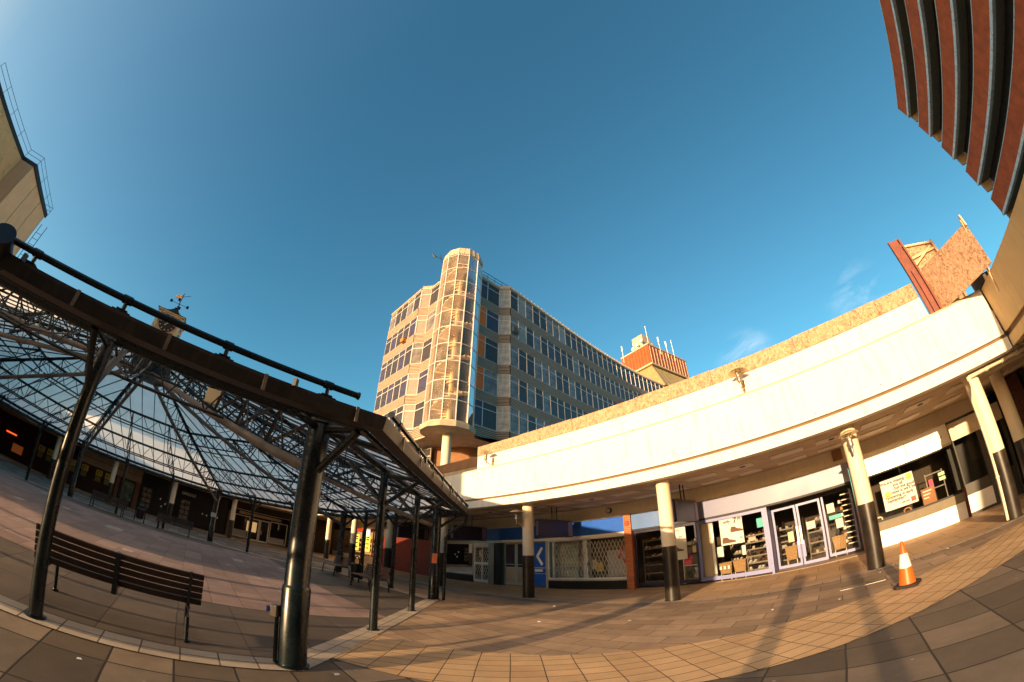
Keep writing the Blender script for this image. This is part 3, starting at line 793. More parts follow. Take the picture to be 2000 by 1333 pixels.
def wrap(c, r, a0, a1, z0, z1, n=6):
    mb = MB(); r0 = []; r1 = []
    for i in range(n + 1):
        a = a0 + (a1 - a0) * i / n; r0.append((c.x + r * math.cos(a), c.y + r * math.sin(a), z0)); r1.append((c.x + r * math.cos(a), c.y + r * math.sin(a), z1))
    for i in range(n): mb.poly([r0[i], r0[i + 1], r1[i + 1], r1[i]])
    return mb


single('sticker', wrap(CP, .155, R(-62), R(-22), 1.33, 1.52), M['sticker'], 'orange torn sticker on the thick corner post nearest the camera', 'sticker', CP + Vector((.12, -.1, 1.42)))
single('poster', wrap(DP, .155, R(-120), R(-50), 1.18, 1.5), M['sticker'], 'peach paper notice wrapped round the far corner post by the downpipe', 'notice', DP + Vector((0, -.15, 1.34)))
eb = thing('socket_box', 'small grey electrical box with conduit on the left of the near corner post', 'electrical box', (-2.6, 4.155, 0))
part('box', MB().box(-2.67, -2.57, 4.09, 4.2, .58, .72), M['pewter'], eb, bevel=.01)
part('conduit', MB().tube((-2.6, 4.155, .03), (-2.6, 4.155, .6), .025, 8), M['steel'], eb, smooth=True)
part('knob', MB().tube((-2.67, 4.12, .66), (-2.71, 4.09, .66), .035, 10), M['blue'], eb, smooth=True)
dp = MB().path([(-2.1, 12.6, .0), (-2.1, 12.6, 2.05), (-2.0, 12.75, 2.2), (-1.55, 13.0, 2.55), (-1.5, 13.03, 2.85)], .05, 10)
for z in (.5, 1.3, 1.95): dp.tube((-2.1, 12.6, z), (-2.1, 12.6, z + .05), .062, 10)
single('downpipe', dp, M['steel'], 'black downpipe bending from the canopy gutter down beside the far corner post', 'downpipe', (-2.1, 12.6, 0), smooth=True)

# ------------------------------------------------------------------ office block with the glazed stair tower
off = thing('office_building', 'office block with ribbed window bands and a round glazed stair tower at its corner', 'office block', (-4.85, 30, 0))
O = lambda name, mb, m, **k: part(name, mb, m, off, I4, **k)
ROWS = [(24.08, 26.40), (20.92, 23.13), (17.68, 19.96), (14.55, 16.73), (11.42, 13.67)]
SPAN = [(23.13, 24.08), (19.96, 20.92), (16.73, 17.68), (13.67, 14.55), (10.45, 11.42)]
TC = Vector((-4.85, 27.2, 0))
V2 = lambda x, y: Vector((x, y, 0))
runs = []
LEn, Lc, L2, L3 = V2(-13.83, 34.47), V2(-9.34, 29.98), V2(-8.3, 29.88), V2(-6.1, 27.7)
R3, R2, Rc = V2(-3.55, 27.7), V2(-1.3, 29.98), V2(-.2, 30.0)
runs.append(([LEn.lerp(Lc, i / 5) for i in range(6)], 'left'))
runs.append(([Lc, L2], 'corner')); runs.append(([L2.lerp(L3, i / 2) for i in range(3)], 'inner'))
runs.append(([R3.lerp(R2, i / 2) for i in range(3)], 'inner_right')); runs.append(([R2, Rc], 'foil'))
pts = [Rc.copy()]; s = 0
for i in range(30):
    h = R(48.5 - .0125 * s * s); pts.append(pts[-1] + V2(math.cos(h), math.sin(h)) * 1.2); s += 1.2
runs.append((pts, 'right'))


def nrm(p, q):
    d = (q - p).normalized(); return V2(d.y, -d.x)


def offset(ps, o):
    out = []
    for i, p in enumerate(ps):
        n = V2(0, 0)
        if i: n += nrm(ps[i - 1], p)
        if i < len(ps) - 1: n += nrm(p, ps[i + 1])
        out.append(p + n.normalized() * o)
    return out


def band(ps, prof):
    prof = list(prof) + [prof[0]]
    return MB().loft([[p + Vector((0, 0, z)) for p in offset(ps, o)] for o, z in prof], closed=False, caps=False)


for ps, kind in runs:
    for z0, z1 in SPAN:
        prof = [(-.12, z0)]; nb = 6; hh = (z1 - z0 - .06) / nb
        prof += [(.10, z0), (.10, z0 + .03)]
        for i in range(nb):
            a = z0 + .03 + i * hh; prof += [(-.02, a + hh * .02), (.10, a + hh * .36), (.10, a + hh * .9), (-.02, a + hh * .995)]
        prof += [(.11, z1 - .03), (.11, z1), (-.12, z1)]
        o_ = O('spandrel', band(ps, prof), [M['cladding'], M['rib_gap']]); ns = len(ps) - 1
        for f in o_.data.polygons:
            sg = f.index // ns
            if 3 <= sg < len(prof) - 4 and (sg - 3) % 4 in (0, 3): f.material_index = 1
    mb = band(ps, [(-.1, 26.40), (.14, 26.40), (.16, 26.52), (-.16, 27.08), (-.3, 27.1), (-.3, 26.5)])
    for i in range(len(ps) - 1):
        n = nrm(ps[i], ps[i + 1])
        for j in range(2 if kind != 'corner' else 3):
            c = ps[i].lerp(ps[i + 1], (j + .02) / 2)
            mb.bar(c + n * .17 + Vector((0, 0, 26.44)), c - n * .15 + Vector((0, 0, 27.13)), .06, .05, up=(ps[i + 1] - ps[i]).normalized())
    O('roof_coping', mb, M['coping'])
WM = {}


def win_mesh(wd, h):
    key = (round(wd, 2), round(h, 2))
    if key in WM: return WM[key]
    t = .032; mb = MB().box(-.001, t, -.07, .03, 0, h).box(wd - t, wd + .001, -.07, .03, 0, h).box(t, wd - t, -.05, .03, 0, .05).box(t, wd - t, -.05, .03, h - .05, h).box(t, wd - t, -.05, .03, h * .72 - .025, h * .72 + .025)
    p = MB().box(t, wd - t, -.012, .0, .05, h * .72 - .025).box(t, wd - t, -.012, .0, h * .72 + .025, h - .05)
    WM[key] = (mesh('window', mb, M['white_frame']), mesh('pane', p, M['dark_glass']))
    return WM[key]


stuffF, stuffP = MB(), MB(); PANEV = {}


def pane_mesh(base, m):
    k = (base.name, m.name)
    if k not in PANEV:
        c = base.copy(); c.name = 'pane'; c.materials.clear(); c.materials.append(m); PANEV[k] = c
    return PANEV[k]


rw = random.Random(3)
for ps, kind in runs:
    for r, (z0, z1) in enumerate(ROWS):
        for i in range(len(ps) - 1):
            p, q = ps[i], ps[i + 1]; d = q - p; wd = d.length; h = z1 - z0
            if kind == 'left': m = [M['blue_glass'], M['dark_glass'], M['blue_glass'], M['dark_glass'], M['dark_glass']][(i + r) % 5] if r else [M['pale_glass'], M['dark_glass'], M['dark_glass']][i % 3]
            elif kind == 'corner': m = M['blind'] if r != 2 else M['pale_glass']
            elif kind == 'foil': m = M['foil']
            elif kind == 'inner_right' and i == 0: m = M['orange'] if r in (1, 2, 3) else M['blue_glass']
            else: m = rw.choice([M['dark_glass'], M['dark_glass'], M['blue_glass'], M['pale_glass'], M['dark_glass'], M['blind']] if kind == 'right' and r < 2 else [M['dark_glass'], M['dark_glass'], M['dark_glass'], M['blue_glass'], M['pale_glass']])
            T_ = Matrix.Translation(p + Vector((0, 0, z0))) @ Matrix.Rotation(math.atan2(d.y, d.x), 4, 'Z')
            wm, pm = win_mesh(wd, h)
            if kind == 'right' and i >= 10:
                for me, tgt in ((wm, stuffF), (pm, stuffP)):
                    tgt.add([T_ @ v.co for v in me.vertices], [tuple(f.vertices) for f in me.polygons])
                continue
            wo = bpy.data.objects.new('window', wm); COL.objects.link(wo); wo.parent = off; wo.matrix_local = FR[off.name].inverted() @ T_
            po = bpy.data.objects.new('pane', pane_mesh(pm, m)); COL.objects.link(po); po.parent = wo
wr = O('window_row', stuffF, M['white_frame'], kind='stuff'); q = O('pane', stuffP, M['dark_glass']); q.parent = wr; q['kind'] = 'stuff'
foot = [p for ps, k in runs for p in offset(ps, -.1)]
e1 = pts[-1]; back = [e1 + V2(-7, 10), V2(6, 52), V2(-9, 42)]
O('core_wall', MB().prism([p + Vector((0, 0, 10.46)) for p in foot + back], (0, 0, 16.4)), M['black'])
O('underside', MB().prism([p + Vector((0, 0, 10.3)) for p in offset([x for ps, k in runs for x in ps], .05) + back], (0, 0, .15)), M['concrete'])
O('lower_wall', MB().prism([p + Vector((0, 0, 0)) for p in [V2(-11.5, 36), V2(-6.6, 31.2), V2(-3.6, 31.0), V2(1.5, 33), V2(24, 56), V2(0, 52)]], (0, 0, 10.29)), M['brown_wall'])
for i in range(5):
    p = V2(-11.75, 35.75).lerp(V2(-6.75, 30.75), i / 5); q = V2(-11.75, 35.75).lerp(V2(-6.75, 30.75), (i + 1) / 5); d = q - p
    T_ = Matrix.Translation(p + Vector((0, 0, 7.6))) @ Matrix.Rotation(math.atan2(d.y, d.x), 4, 'Z'); wm, pm = win_mesh(d.length, 2.5)
    wo = bpy.data.objects.new('lower_window', wm); COL.objects.link(wo); wo.parent = off; wo.matrix_local = FR[off.name].inverted() @ T_
    po = bpy.data.objects.new('pane', pane_mesh(pm, M['pale_glass'] if i == 1 else M['dark_glass'])); COL.objects.link(po); po.parent = wo
mb = MB()
for z in (27.5, 27.9): mb.tube(V2(-3.2, 28.6) + Vector((0, 0, z)), V2(-.4, 31.2) + Vector((0, 0, z)), .03, 6).tube(V2(-8.2, 30.6) + Vector((0, 0, z)), V2(-6.4, 28.9) + Vector((0, 0, z)), .03, 6)
for i in range(5): mb.tube(V2(-3.2, 28.6).lerp(V2(-.4, 31.2), i / 4) + Vector((0, 0, 26.8)), V2(-3.2, 28.6).lerp(V2(-.4, 31.2), i / 4) + Vector((0, 0, 27.9)), .025, 6)
O('roof_railing', mb, M['steel'], smooth=True)
# open casements and an air unit on the facade
p = LEn.lerp(Lc, .72)
O('wall_heater', MB().box(-.3, .3, -.4, 0, 0, .42), mat('orange_box', (.5, .19, .03), .6)).matrix_local = FR[off.name].inverted() @ Matrix.Translation(p + V2(-.05, -.05) + Vector((0, 0, 20.7))) @ Matrix.Rotation(-PI / 4, 4, 'Z') @ FR[off.name]
mb = MB(); h = R(48)
for i in range(5): mb.box(.1, .9, -.3 + .06 * i, -.22 + .06 * i, .55 - .11 * i, .58 - .11 * i)
mb.box(.08, .1, -.3, 0, 0, .58).box(.9, .92, -.3, 0, 0, .58)
O('window_hood', mb, M['pewter']).matrix_local = FR[off.name].inverted() @ Matrix.Translation(pts[0] + Vector((.1, .02, 21.3))) @ Matrix.Rotation(h, 4, 'Z') @ FR[off.name]
# stair tower
RT = 1.97; NF = 12
tv = [R(-80 - 15 + 30 * k) for k in range(NF)]


def tp(k, r, z): a = tv[k % NF]; return TC + Vector((r * math.cos(a), r * math.sin(a), z))


mb = MB()
for r0, z0, z1 in ((2.16, 10.22, 10.62), (2.02, 10.62, 10.72)):
    mb.prism([tp(k, r0, z0) for k in range(NF)], (0, 0, z1 - z0))
tw = O('stair_tower', mb, M['concrete'])
S = lambda name, mb, m, **k: (lambda o: (setattr(o, 'parent', tw), o)[1])(part(name, mb, m, off, I4, **k))
mb = MB()
for k in range(3, 10):
    mb.prism([tp(k, RT - .05, 10.7), tp(k + 1, RT - .05, 10.7), tp(k + 1, RT - .25, 10.7), tp(k, RT - .25, 10.7)], (0, 0, 16.5))
S('back_wall', mb, M['tower_wall'])
mb = MB()
for k in range(NF): mb.poly([tp(k, 2.03, 26.95), tp(k + 1, 2.03, 26.95), tp(k + 1, 1.86, 27.85), tp(k, 1.86, 27.85)])
mb.poly([tp(k, 1.86, 27.85) for k in range(NF)]).poly([tp(k, 2.03, 26.95) for k in range(NF)])
for k in range(NF):
    for f in (0., .5):
        mb.bar(tp(k, 2.04, 26.97).lerp(tp(k + 1, 2.04, 26.97), f), tp(k, 1.87, 27.86).lerp(tp(k + 1, 1.87, 27.86), f), .03, .03)
S('roof_cap', mb, M['coping'])
HT = [10.72 + 1.61 * i for i in range(11)]
mb = MB()
for k in range(-4, 5):
    mb.bar(tp(k, RT, 10.7), tp(k, RT, 27.0), .055, .075, up=(math.cos(tv[k % NF]), math.sin(tv[k % NF]), 0))
for k in range(-4, 4):
    for i, z in enumerate(HT): mb.bar(tp(k, RT, z), tp(k + 1, RT, z), .05, .045)
    if k % 3 == 0:
        for i in range(1, 10, 2): mb.bar(tp(k, RT, HT[i] + .42), tp(k + 1, RT, HT[i] + .42), .05, .04)
    mb.bar(tp(k, RT, 26.97), tp(k + 1, RT, 26.97), .06, .06)
S('glazing_frame', mb, M['white_frame'])
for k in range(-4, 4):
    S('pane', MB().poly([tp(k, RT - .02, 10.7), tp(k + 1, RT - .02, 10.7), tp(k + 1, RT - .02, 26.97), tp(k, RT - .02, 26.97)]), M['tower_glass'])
mb = MB(); rl = []; rl2 = []
st = 3.22 / 18
for i in range(90):
    a = R(20 * i + 40); z = 10.75 + st * i
    if z > 26: break
    ps4 = [TC + Vector((r * math.cos(b), r * math.sin(b), z)) for r, b in ((.2, a - R(4)), (1.42, a - R(2)), (1.42, a + R(20)), (.2, a + R(22)))]
    mb.prism(ps4, (0, 0, .13)); rl.append(TC + Vector((1.4 * math.cos(a), 1.4 * math.sin(a), z + 1.0))); rl2.append(rl[-1] - Vector((0, 0, .85)))
S('spiral_stair', mb, M['cream'])
mb = MB().path(rl, .025, 6)
for i in range(0, len(rl), 3): mb.tube(rl[i], rl2[i], .014, 5)
S('stair_rail', mb, M['steel'], smooth=True)
S('newel_column', MB().tube(TC + Vector((0, 0, 10.6)), TC + Vector((0, 0, 26.9)), .2, 14), M['cream'], smooth=True)
S('aerial', MB().tube(tp(10, 1.9, 26.2), tp(10, 1.9, 27.9) + Vector((-.5, 0, 0)), .03, 6).tube(tp(10, 1.9, 27.2), tp(10, 1.9, 27.75) + Vector((-1.1, -.2, 0)), .03, 6).tube(tp(10, 2, 27.6) + Vector((-.9, 0, 0)), tp(10, 2, 27.9) + Vector((-1.2, 0, .2)), .08, 6), M['steel'])
O('tower_column', MB().tube(TC + Vector((0, 0, 3.4)), TC + Vector((0, 0, 10.32)), .36, 20), M['column'], smooth=True)

# ------------------------------------------------------------------ rust clad plant room far behind
PM = V2(25.2, 57.6); dr = V2(.84, .54); dl = V2(-.54, .84)
pl = thing('plant_tower', 'rust coloured ribbed plant room with white aerials beyond the office roof', 'plant room', PM + dr * 6 + dl * 3.4)
Q = lambda name, mb, m, **k: part(name, mb, m, pl, I4, **k)


def q4(a0, a1, b0, b1, z0, z1):
    return MB().prism([PM + dr * a + dl * b + Vector((0, 0, z0)) for a, b in ((a0, b0), (a1, b0), (a1, b1), (a0, b1))], (0, 0, z1 - z0))


Q('wall', q4(0, 13, 0, 6.8, 32.7, 36.7), M['rust_clad'])
mb = MB()
for i in range(13): c = PM + dr * (.35 + i * 1.02) - dl * .05; mb.bar(c + Vector((0, 0, 32.9)), c + Vector((0, 0, 36.5)), .06, .12)
Q('cladding_rib', mb, M['coping'])
mb = MB()
for i in range(9): c = PM + dl * (.3 + i * .75) - dr * .05; mb.bar(c + Vector((0, 0, 32.9)), c + Vector((0, 0, 36.5)), .12, .1)
Q('side_rib', mb, M['rust_clad'])
Q('cornice', q4(-.35, 13.3, -.35, 7.1, 32.4, 32.7).add(q4(-.12, 13.1, -.12, 6.9, 36.7, 36.95).v, q4(-.12, 13.1, -.12, 6.9, 36.7, 36.95).f), M['coping'])
top = [PM + dr * a + dl * b + Vector((0, 0, 32.4)) for a, b in ((.2, .2), (12.8, .2), (12.8, 6.6), (.2, 6.6))]; bot = [PM + dr * a + dl * b + Vector((0, 0, 26.5)) for a, b in ((-2.2, -3.4), (15, -3.4), (15, 9), (-2.2, 9))]
mb = MB().loft([bot, top])
for i in range(12):
    f = i / 11; mb.bar(bot[0].lerp(bot[1], f), top[0].lerp(top[1], f), .12, .1)
Q('sloping_apron', mb, mat('olive_sheet', (.35, .27, .12), .6, var=.3, scale=1.5))
Q('roof_block', q4(1.0, 3.6, 1.6, 4.2, 36.95, 40.2).add(q4(3.8, 4.4, 1.5, 3.2, 36.95, 39).v, q4(3.8, 4.4, 1.5, 3.2, 36.95, 39).f), M['cladding'])
for a, b, hh, t_ in [(.6, .2, 4.2, 0), (3.8, -.1, 2.4, 1), (6.3, -.1, 2.2, 1), (8.6, -.1, 3.6, 0), (-.1, 6.2, 2.2, 1)]:
    c = PM + dr * a + dl * b; mb = MB().tube(c + Vector((0, 0, 35.6)), c + Vector((0, 0, 36.9 + hh)), .05, 6)
    if t_: mb.tube(c + Vector((0, 0, 36.3 + hh - .3)), c + Vector((0, 0, 37.1 + hh)), .14, 8)
    Q('antenna', mb, M['white_paint'], smooth=True)
mb = MB()
for k in range(3):
    c = PM + dl * (1.5 + k * 1.1) + dr * .4; mb.tube(c + Vector((0, 0, 36.9)), c + Vector((0, 0, 39)), .04, 6)
    mb.tube(c + Vector((0, 0, 38.3 - .4 * k)), c + dr * -.3 + Vector((0, 0, 38.35 - .4 * k)), .36, 12)
    if k < 2: mb.tube(c + Vector((0, 0, 38.8)), c + dl * 1.1 + Vector((0, 0, 38.8)), .03, 6).tube(c + Vector((0, 0, 37.2)), c + dl * 1.1 + Vector((0, 0, 38.8)), .03, 6)
Q('dish_frame', mb, M['white_paint'], smooth=True)

# ------------------------------------------------------------------ red balcony block, top right
red = thing('balcony_block', 'tall block of flats with stacked red panelled balcony bands and white drip edges', 'block of flats', uv(24, 18))
B = lambda name, mb, m, **k: part(name, mb, m, red, UVF, **k)
UB, VB = 21.1, 27.9
LIPS = [27.6, 24.55, 21.4, 18.25, 15.1, 11.9, 8.7]
for i, z in enumerate(LIPS):
    mb = MB(); v = VB; k = 0
    while v > -34:
        v2 = max(v - (5.6 if k else 7.2), -34); mb.box(UB, UB + .2, v2 + .015, v - .0, z + .24, z + 1.62); v = v2; k += 1
    B('cladding_band', mb, M['red_clad'])
    B('drip_edge', MB().box(UB - .06, UB + .26, -34, VB + .03, z, z + .23), M['lip'])
    B('band_cap', MB().box(UB - .03, UB + .22, -34, VB + .02, z + 1.625, z + 1.68), M['lip'])
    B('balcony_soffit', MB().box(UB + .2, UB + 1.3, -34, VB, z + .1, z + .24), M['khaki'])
    if i: B('balcony_glazing', MB().box(UB + 1.25, UB + 1.35, -34, VB - .2, z + .24, LIPS[i - 1] + .1), M['dark_glass'])
    B('end_frame', MB().box(UB + .2, UB + 1.3, VB - .12, VB, z - .9 if i < 6 else z, z + .1), M['khaki'])
B('core_wall', MB().box(UB + 1.36, UB + 12, -34, VB - .25, 0, 29.0), M['brown_wall'])

# ------------------------------------------------------------------ pale yellow building, left
yel = thing('yellow_building', 'pale yellow rendered building with a black roof edge and roof railing, far left', 'building', (-26, -3, 4.5))
Y = lambda name, mb, m, **k: part(name, mb, m, yel, I4, **k)
YP = [V2(-20.87, -2.86), V2(-23.2, 1.25), V2(-22.56, 2.02), V2(-25.42, 4.8), V2(-32.5, -2.4), V2(-27.7, -11)]
YP = [YP[0]] + YP[1:]
Y('wall', MB().prism([p + Vector((0, 0, 4.5)) for p in YP], (0, 0, 7.95)), M['yellow_wall'])
mb = MB()
p, q = YP[0], YP[1]; n = V2(q.y - p.y, -(q.x - p.x)).normalized(); ln = (q - p).length; nb = 44
for i in range(nb):
    c = p.lerp(q, (i + .5) / nb); mb.bar(c + n * .05 + Vector((0, 0, 6.7)), c + n * .05 + Vector((0, 0, 12.44)), ln / nb * .86, .1, up=n)
Y('ribbed_cladding', mb, M['yellow_clad'])
p, q = YP[2], YP[3]; n = V2(q.y - p.y, -(q.x - p.x)).normalized()
mb = MB()
for f in (.33, .66): c = p.lerp(q, f); mb.bar(c + n * .01 + Vector((0, 0, 4.5)), c + n * .01 + Vector((0, 0, 12.44)), .05, .02, up=n)
Y('panel_joint', mb, M['ochre'])
p, q = YP[1], YP[0]
c = p.lerp(q, .14) + V2(.13, .13); dd = (q - p).normalized()
Y('louvre', MB().bar(c + Vector((0, 0, 10.1)) + dd * -.05, c + Vector((0, 0, 10.1)) + dd * 1.2, .12, .42, up=(0, 0, 1)), M['black'])
cen = V2(-26, -2)
out = [p + (p - cen).normalized() * .09 for p in YP]
Y('roof_edge', MB().prism([p + Vector((0, 0, 12.45)) for p in out], (0, 0, .24)), M['roof_black'])
mb = MB()
for i in range(4):
    a, b = out[i], out[i + 1]; ln = (b - a).length; k = max(1, round(ln / 1.25))
    for z in (12.94, 13.2): mb.tube(a + Vector((0, 0, z)), b + Vector((0, 0, z)), .012, 6)
    for j in range(k + 1): c = a.lerp(b, j / k); mb.tube(c + Vector((0, 0, 12.68)), c + Vector((0, 0, 13.2)), .011, 6)
Y('roof_railing', mb, M['steel'])
c = YP[3] + V2(.25, .3); mb = MB()
for s in (-.22, .22): mb.tube(c + V2(s * .7, s * .7) + Vector((0, 0, 4.5)), c + V2(s * .7, s * .7) + Vector((0, 0, 12)), .02, 6)
for k in range(20): mb.tube(c + V2(-.15, -.15) + Vector((0, 0, 4.2 + k * .38)), c + V2(.15, .15) + Vector((0, 0, 4.2 + k * .38)), .015, 5)
Y('wall_ladder', mb, M['steel'])
# unseen posts and buildings added behind the camera to shape shade and reflections
lp = thing('shadow_post', 'slim grey post added unseen behind the camera to cast a shadow band', 'shadow post', uv(-.75, -9), 0, 'shadow posts added behind the camera')
part('pole', MB().lathe([(.17, 0), (.17, .8), (.14, .85), (.14, 2.6), (.18, 2.62)], uv(-.75, -9), 14), M['steel'], lp, smooth=True)
part('lantern', MB().lathe([(.18, 2.6), (.26, 2.85), (.05, 2.95)], uv(-.75, -9), 14), M['white_paint'], lp, smooth=True)
dup(lp, uv(.62, -8.4))
blk = thing('shade_block', 'plain brown block added unseen behind the camera to shade the deck end', 'building', uv(12, -30))  # added out of view to shade the right end of the deck
part('wall', MB().box(6.4, 22, -40, -27, 0, 14), M['brown_wall'], blk, UVF)
part('roof', MB().box(6.2, 22.2, -40.2, -26.8, 14, 14.4), M['concrete'], blk, UVF)

ter = thing('unseen_terrace', 'long low brown terrace added far behind the camera to block low sky glow', 'unseen_terrace', uv(0, -62))  # added out of view to keep low sky glow off the shop glass
part('wall', MB().box(-70, 70, -70, -60, 0, 6.4), M['brown_wall'], ter, UVF)
part('roof', MB().prism([(-71, -59.6, 6.4), (-71, -65, 7.4), (-71, -70.4, 6.4)], (142, 0, 0)), M['concrete'], ter, UVF)

# ------------------------------------------------------------------ chipboard hoarding on the deck
hoard = thing('hoarding', 'chipboard hoarding with a red stained board, leaning at the corner of the upper deck', 'hoarding', uv(4.5, 9.9, 4.85))
H = lambda name, mb, m, **k: part(name, mb, m, hoard, UVF, **k)
H('front_panel', MB().prism([(4.24, 9.9, 4.92), (5.3, 8.46, 4.88), (5.34, 8.46, 6.0), (4.3, 9.9, 6.16)], (.02, .015, 0)), M['osb'])
H('red_board', MB().box(3.9, 4.2, 9.86, 9.92, 4.85, 7.2), M['redwood'])
mb = MB().box(3.87, 3.93, 9.78, 9.86, 4.85, 7.2).box(4.17, 4.22, 9.78, 9.86, 4.85, 7.16).box(4.0, 4.08, 9.8, 9.86, 4.85, 6.2)
mb.bar((3.93, 9.83, 6.5), (4.17, 9.83, 7.0), .03, .05)
H('board_frame', mb, M['redwood'])
H('back_panel', MB().prism([(4.28, 10.9, 4.9), (5.5, 10.9, 4.9), (5.5, 10.9, 7.2), (4.28, 10.9, 7.55)], (0, .02, 0)), M['osb'])
mb = MB().box(4.22, 4.28, 10.0, 10.08, 4.6, 7.15).bar((4.3, 10.86, 7.55), (5.52, 10.86, 7.2), .06, .06).bar((4.3, 10.86, 7.0), (5.5, 10.86, 7.0), .06, .07).box(5.47, 5.54, 10.8, 10.88, 4.6, 7.25).bar((4.3, 10.84, 6.6), (5.4, 10.84, 7.1), .06, .06)
mb.bar((5.32, 8.44, 5.9), (5.33, 8.44, 6.2), .07, .04).bar((5.32, 8.9, 4.4), (5.31, 8.47, 6.1), .06, .05)
mb.box(5.9, 5.97, 10.1, 10.16, 4.5, 5.35)
H('timber_stud', mb, M['timber'])
mb = MB()
for z in (5.05, 5.12, 5.19, 5.26, 5.9, 5.98, 6.06): mb.box(4.225, 4.245, 9.89, 9.9, z, z + .045)
H('screw_strip', mb, M['white_paint'])
H('dark_screen', MB().box(5.6, 6.6, 10.4, 10.45, 4.4, 5.5), M['black_panel'])

# ------------------------------------------------------------------ shopfronts under the deck
def shop(name, label, u, v, cat='shopfront', group=None): return thing(name, label, cat, uv(u, v), -PI / 4, group)


def glazed(par, name, u0, u1, z0, z1, v, fm, fr=.05, dp=.07, mull=(), trans=(), gm=None, frame=UVF):
    """a framed opening: the frame is the part, its pane the sub-part"""
    mb = MB().box(u0, u0 + fr, v - dp / 2, v + dp / 2, z0, z1).box(u1 - fr, u1, v - dp / 2, v + dp / 2, z0, z1).box(u0 + fr, u1 - fr, v - dp / 2, v + dp / 2, z0, z0 + fr * 1.3).box(u0 + fr, u1 - fr, v - dp / 2, v + dp / 2, z1 - fr, z1)
    for m in mull: mb.box(m - fr / 2, m + fr / 2, v - dp / 2 + .003, v + dp / 2 - .003, z0 + fr * 1.3, z1 - fr)
    for t in trans: mb.box(u0 + fr, u1 - fr, v - dp / 2 + .004, v + dp / 2 - .004, t - fr / 2, t + fr / 2)
    o = part(name, mb, fm, par, frame)
    p = part('pane', MB().poly([(u0 + fr, v, z0 + fr), (u1 - fr, v, z0 + fr), (u1 - fr, v, z1 - fr), (u0 + fr, v, z1 - fr)]), gm or M['shop_glass'], par, frame)
    p.parent = o
    return o


def lattice(u0, u1, z0, z1, v, pw, ph, r=.011):
    mb = MB()
    def clip(a, b):
        # clip the segment a-b (u,z) to the rectangle
        t0, t1 = 0., 1.; d = (b[0] - a[0], b[1] - a[1])
        for ax, lo, hi in ((0, u0, u1), (1, z0, z1)):
            if abs(d[ax]) < 1e-9:
                if not lo <= a[ax] <= hi: return None
                continue
            s0, s1 = (lo - a[ax]) / d[ax], (hi - a[ax]) / d[ax]
            if s0 > s1: s0, s1 = s1, s0
            t0, t1 = max(t0, s0), min(t1, s1)
        if t1 - t0 < 1e-4: return None
        return (a[0] + d[0] * t0, a[1] + d[1] * t0), (a[0] + d[0] * t1, a[1] + d[1] * t1)
    H_ = z1 - z0; run = H_ / ph * pw; n = int((u1 - u0 + run) / pw) + 2
    for sgn in (1, -1):
        for i in range(-n, n + 1):
            a = u0 + i * pw
            c = clip((a, z0), (a + sgn * run, z1))
            if c: mb.bar((c[0][0], v - sgn * r * .6, c[0][1]), (c[1][0], v - sgn * r * .6, c[1][1]), r, r * 2, up=(0, 1, 0))
    return mb


def UVM(u, v, z): return face_mat(uv(u, v, z), (S2, -S2, 0), (0, 0, 1))     # lettering that faces the square


def notice(name, label, u0, u1, z0, z1, v, m, cat='notice', group=None, tilt=0.):
    mb = MB().box(u0, u1, v - .006, v + .006, z0, z1)
    return single(name, mb, m, label, cat, uv((u0 + u1) / 2, v, z0), UVF, -PI / 4, group)


# --- phone shop, left: black display window and lattice door
s1 = shop('shopfront', 'dark navy phone shopfront beside the white lattice door, at the canopy corner', -16.8, 13.45)
X = lambda name, mb, m, **k: part(name, mb, m, s1, UVF, **k)
X('fascia_board', MB().box(-19.2, -15.3, 13.3, 13.46, 2.24, 2.87), M['navy'])
X('stall_riser', MB().box(-18.9, -16.2, 13.36, 13.5, 0, .38), M['black_panel'])
X('head_panel', MB().box(-19.2, -13.98, 13.38, 13.5, 2.1, 2.235), M['alu'])
glazed(s1, 'window', -18.9, -16.2, .38, 2.1, 13.42, M['alu'], .06)
X('dark_poster', MB().box(-17.2, -16.28, 13.46, 13.48, .48, 2.02), M['black_panel'])
mb = MB().bar((-17.05, 13.455, .62), (-16.8, 13.455, .86), .07, .012, up=(0, 1, 0)).bar((-16.8, 13.455, .84), (-17.05, 13.455, 1.08), .07, .012, up=(0, 1, 0))
X('chevron', mb, M['pewter'])
X('window_grille', lattice(-18.85, -17.25, .46, 2.02, 13.5, .14, .3), M['white_paint'])
X('back_panel', MB().box(-18.9, -16.2, 13.9, 13.95, .38, 2.1), M['dark_room'])
dr_ = X('lattice_door', MB().box(-16.15, -16.05, 13.38, 13.46, .05, 2.1).box(-14.95, -14.85, 13.38, 13.46, .05, 2.1).box(-16.05, -14.95, 13.38, 13.46, .05, .2).box(-16.05, -14.95, 13.38, 13.46, 1.88, 2.1).box(-15.52, -15.44, 13.37, 13.45, .2, 1.88).box(-16.05, -14.95, 13.385, 13.455, .98, 1.1), M['white_frame'])
q = X('lattice', MB().add(*(lambda m: (m.v, m.f))(lattice(-16.05, -15.52, .2, .98, 13.44, .15, .32))).add(*(lambda m: (m.v, m.f))(lattice(-16.05, -15.52, 1.1, 1.88, 13.44, .15, .32))).add(*(lambda m: (m.v, m.f))(lattice(-15.44, -14.95, .2, .98, 13.44, .15, .32))).add(*(lambda m: (m.v, m.f))(lattice(-15.44, -14.95, 1.1, 1.88, 13.44, .15, .32))), M['white_paint']); q.parent = dr_
X('letter_box', MB().box(-15.4, -15.0, 13.34, 13.38, .98, 1.1), M['white_paint'])
X('door_back', MB().box(-16.2, -14.8, 13.85, 13.9, 0, 2.1), M['black'])
X('door_notice', MB().box(-15.78, -15.62, 13.42, 13.43, 1.4, 1.72), M['cream'])
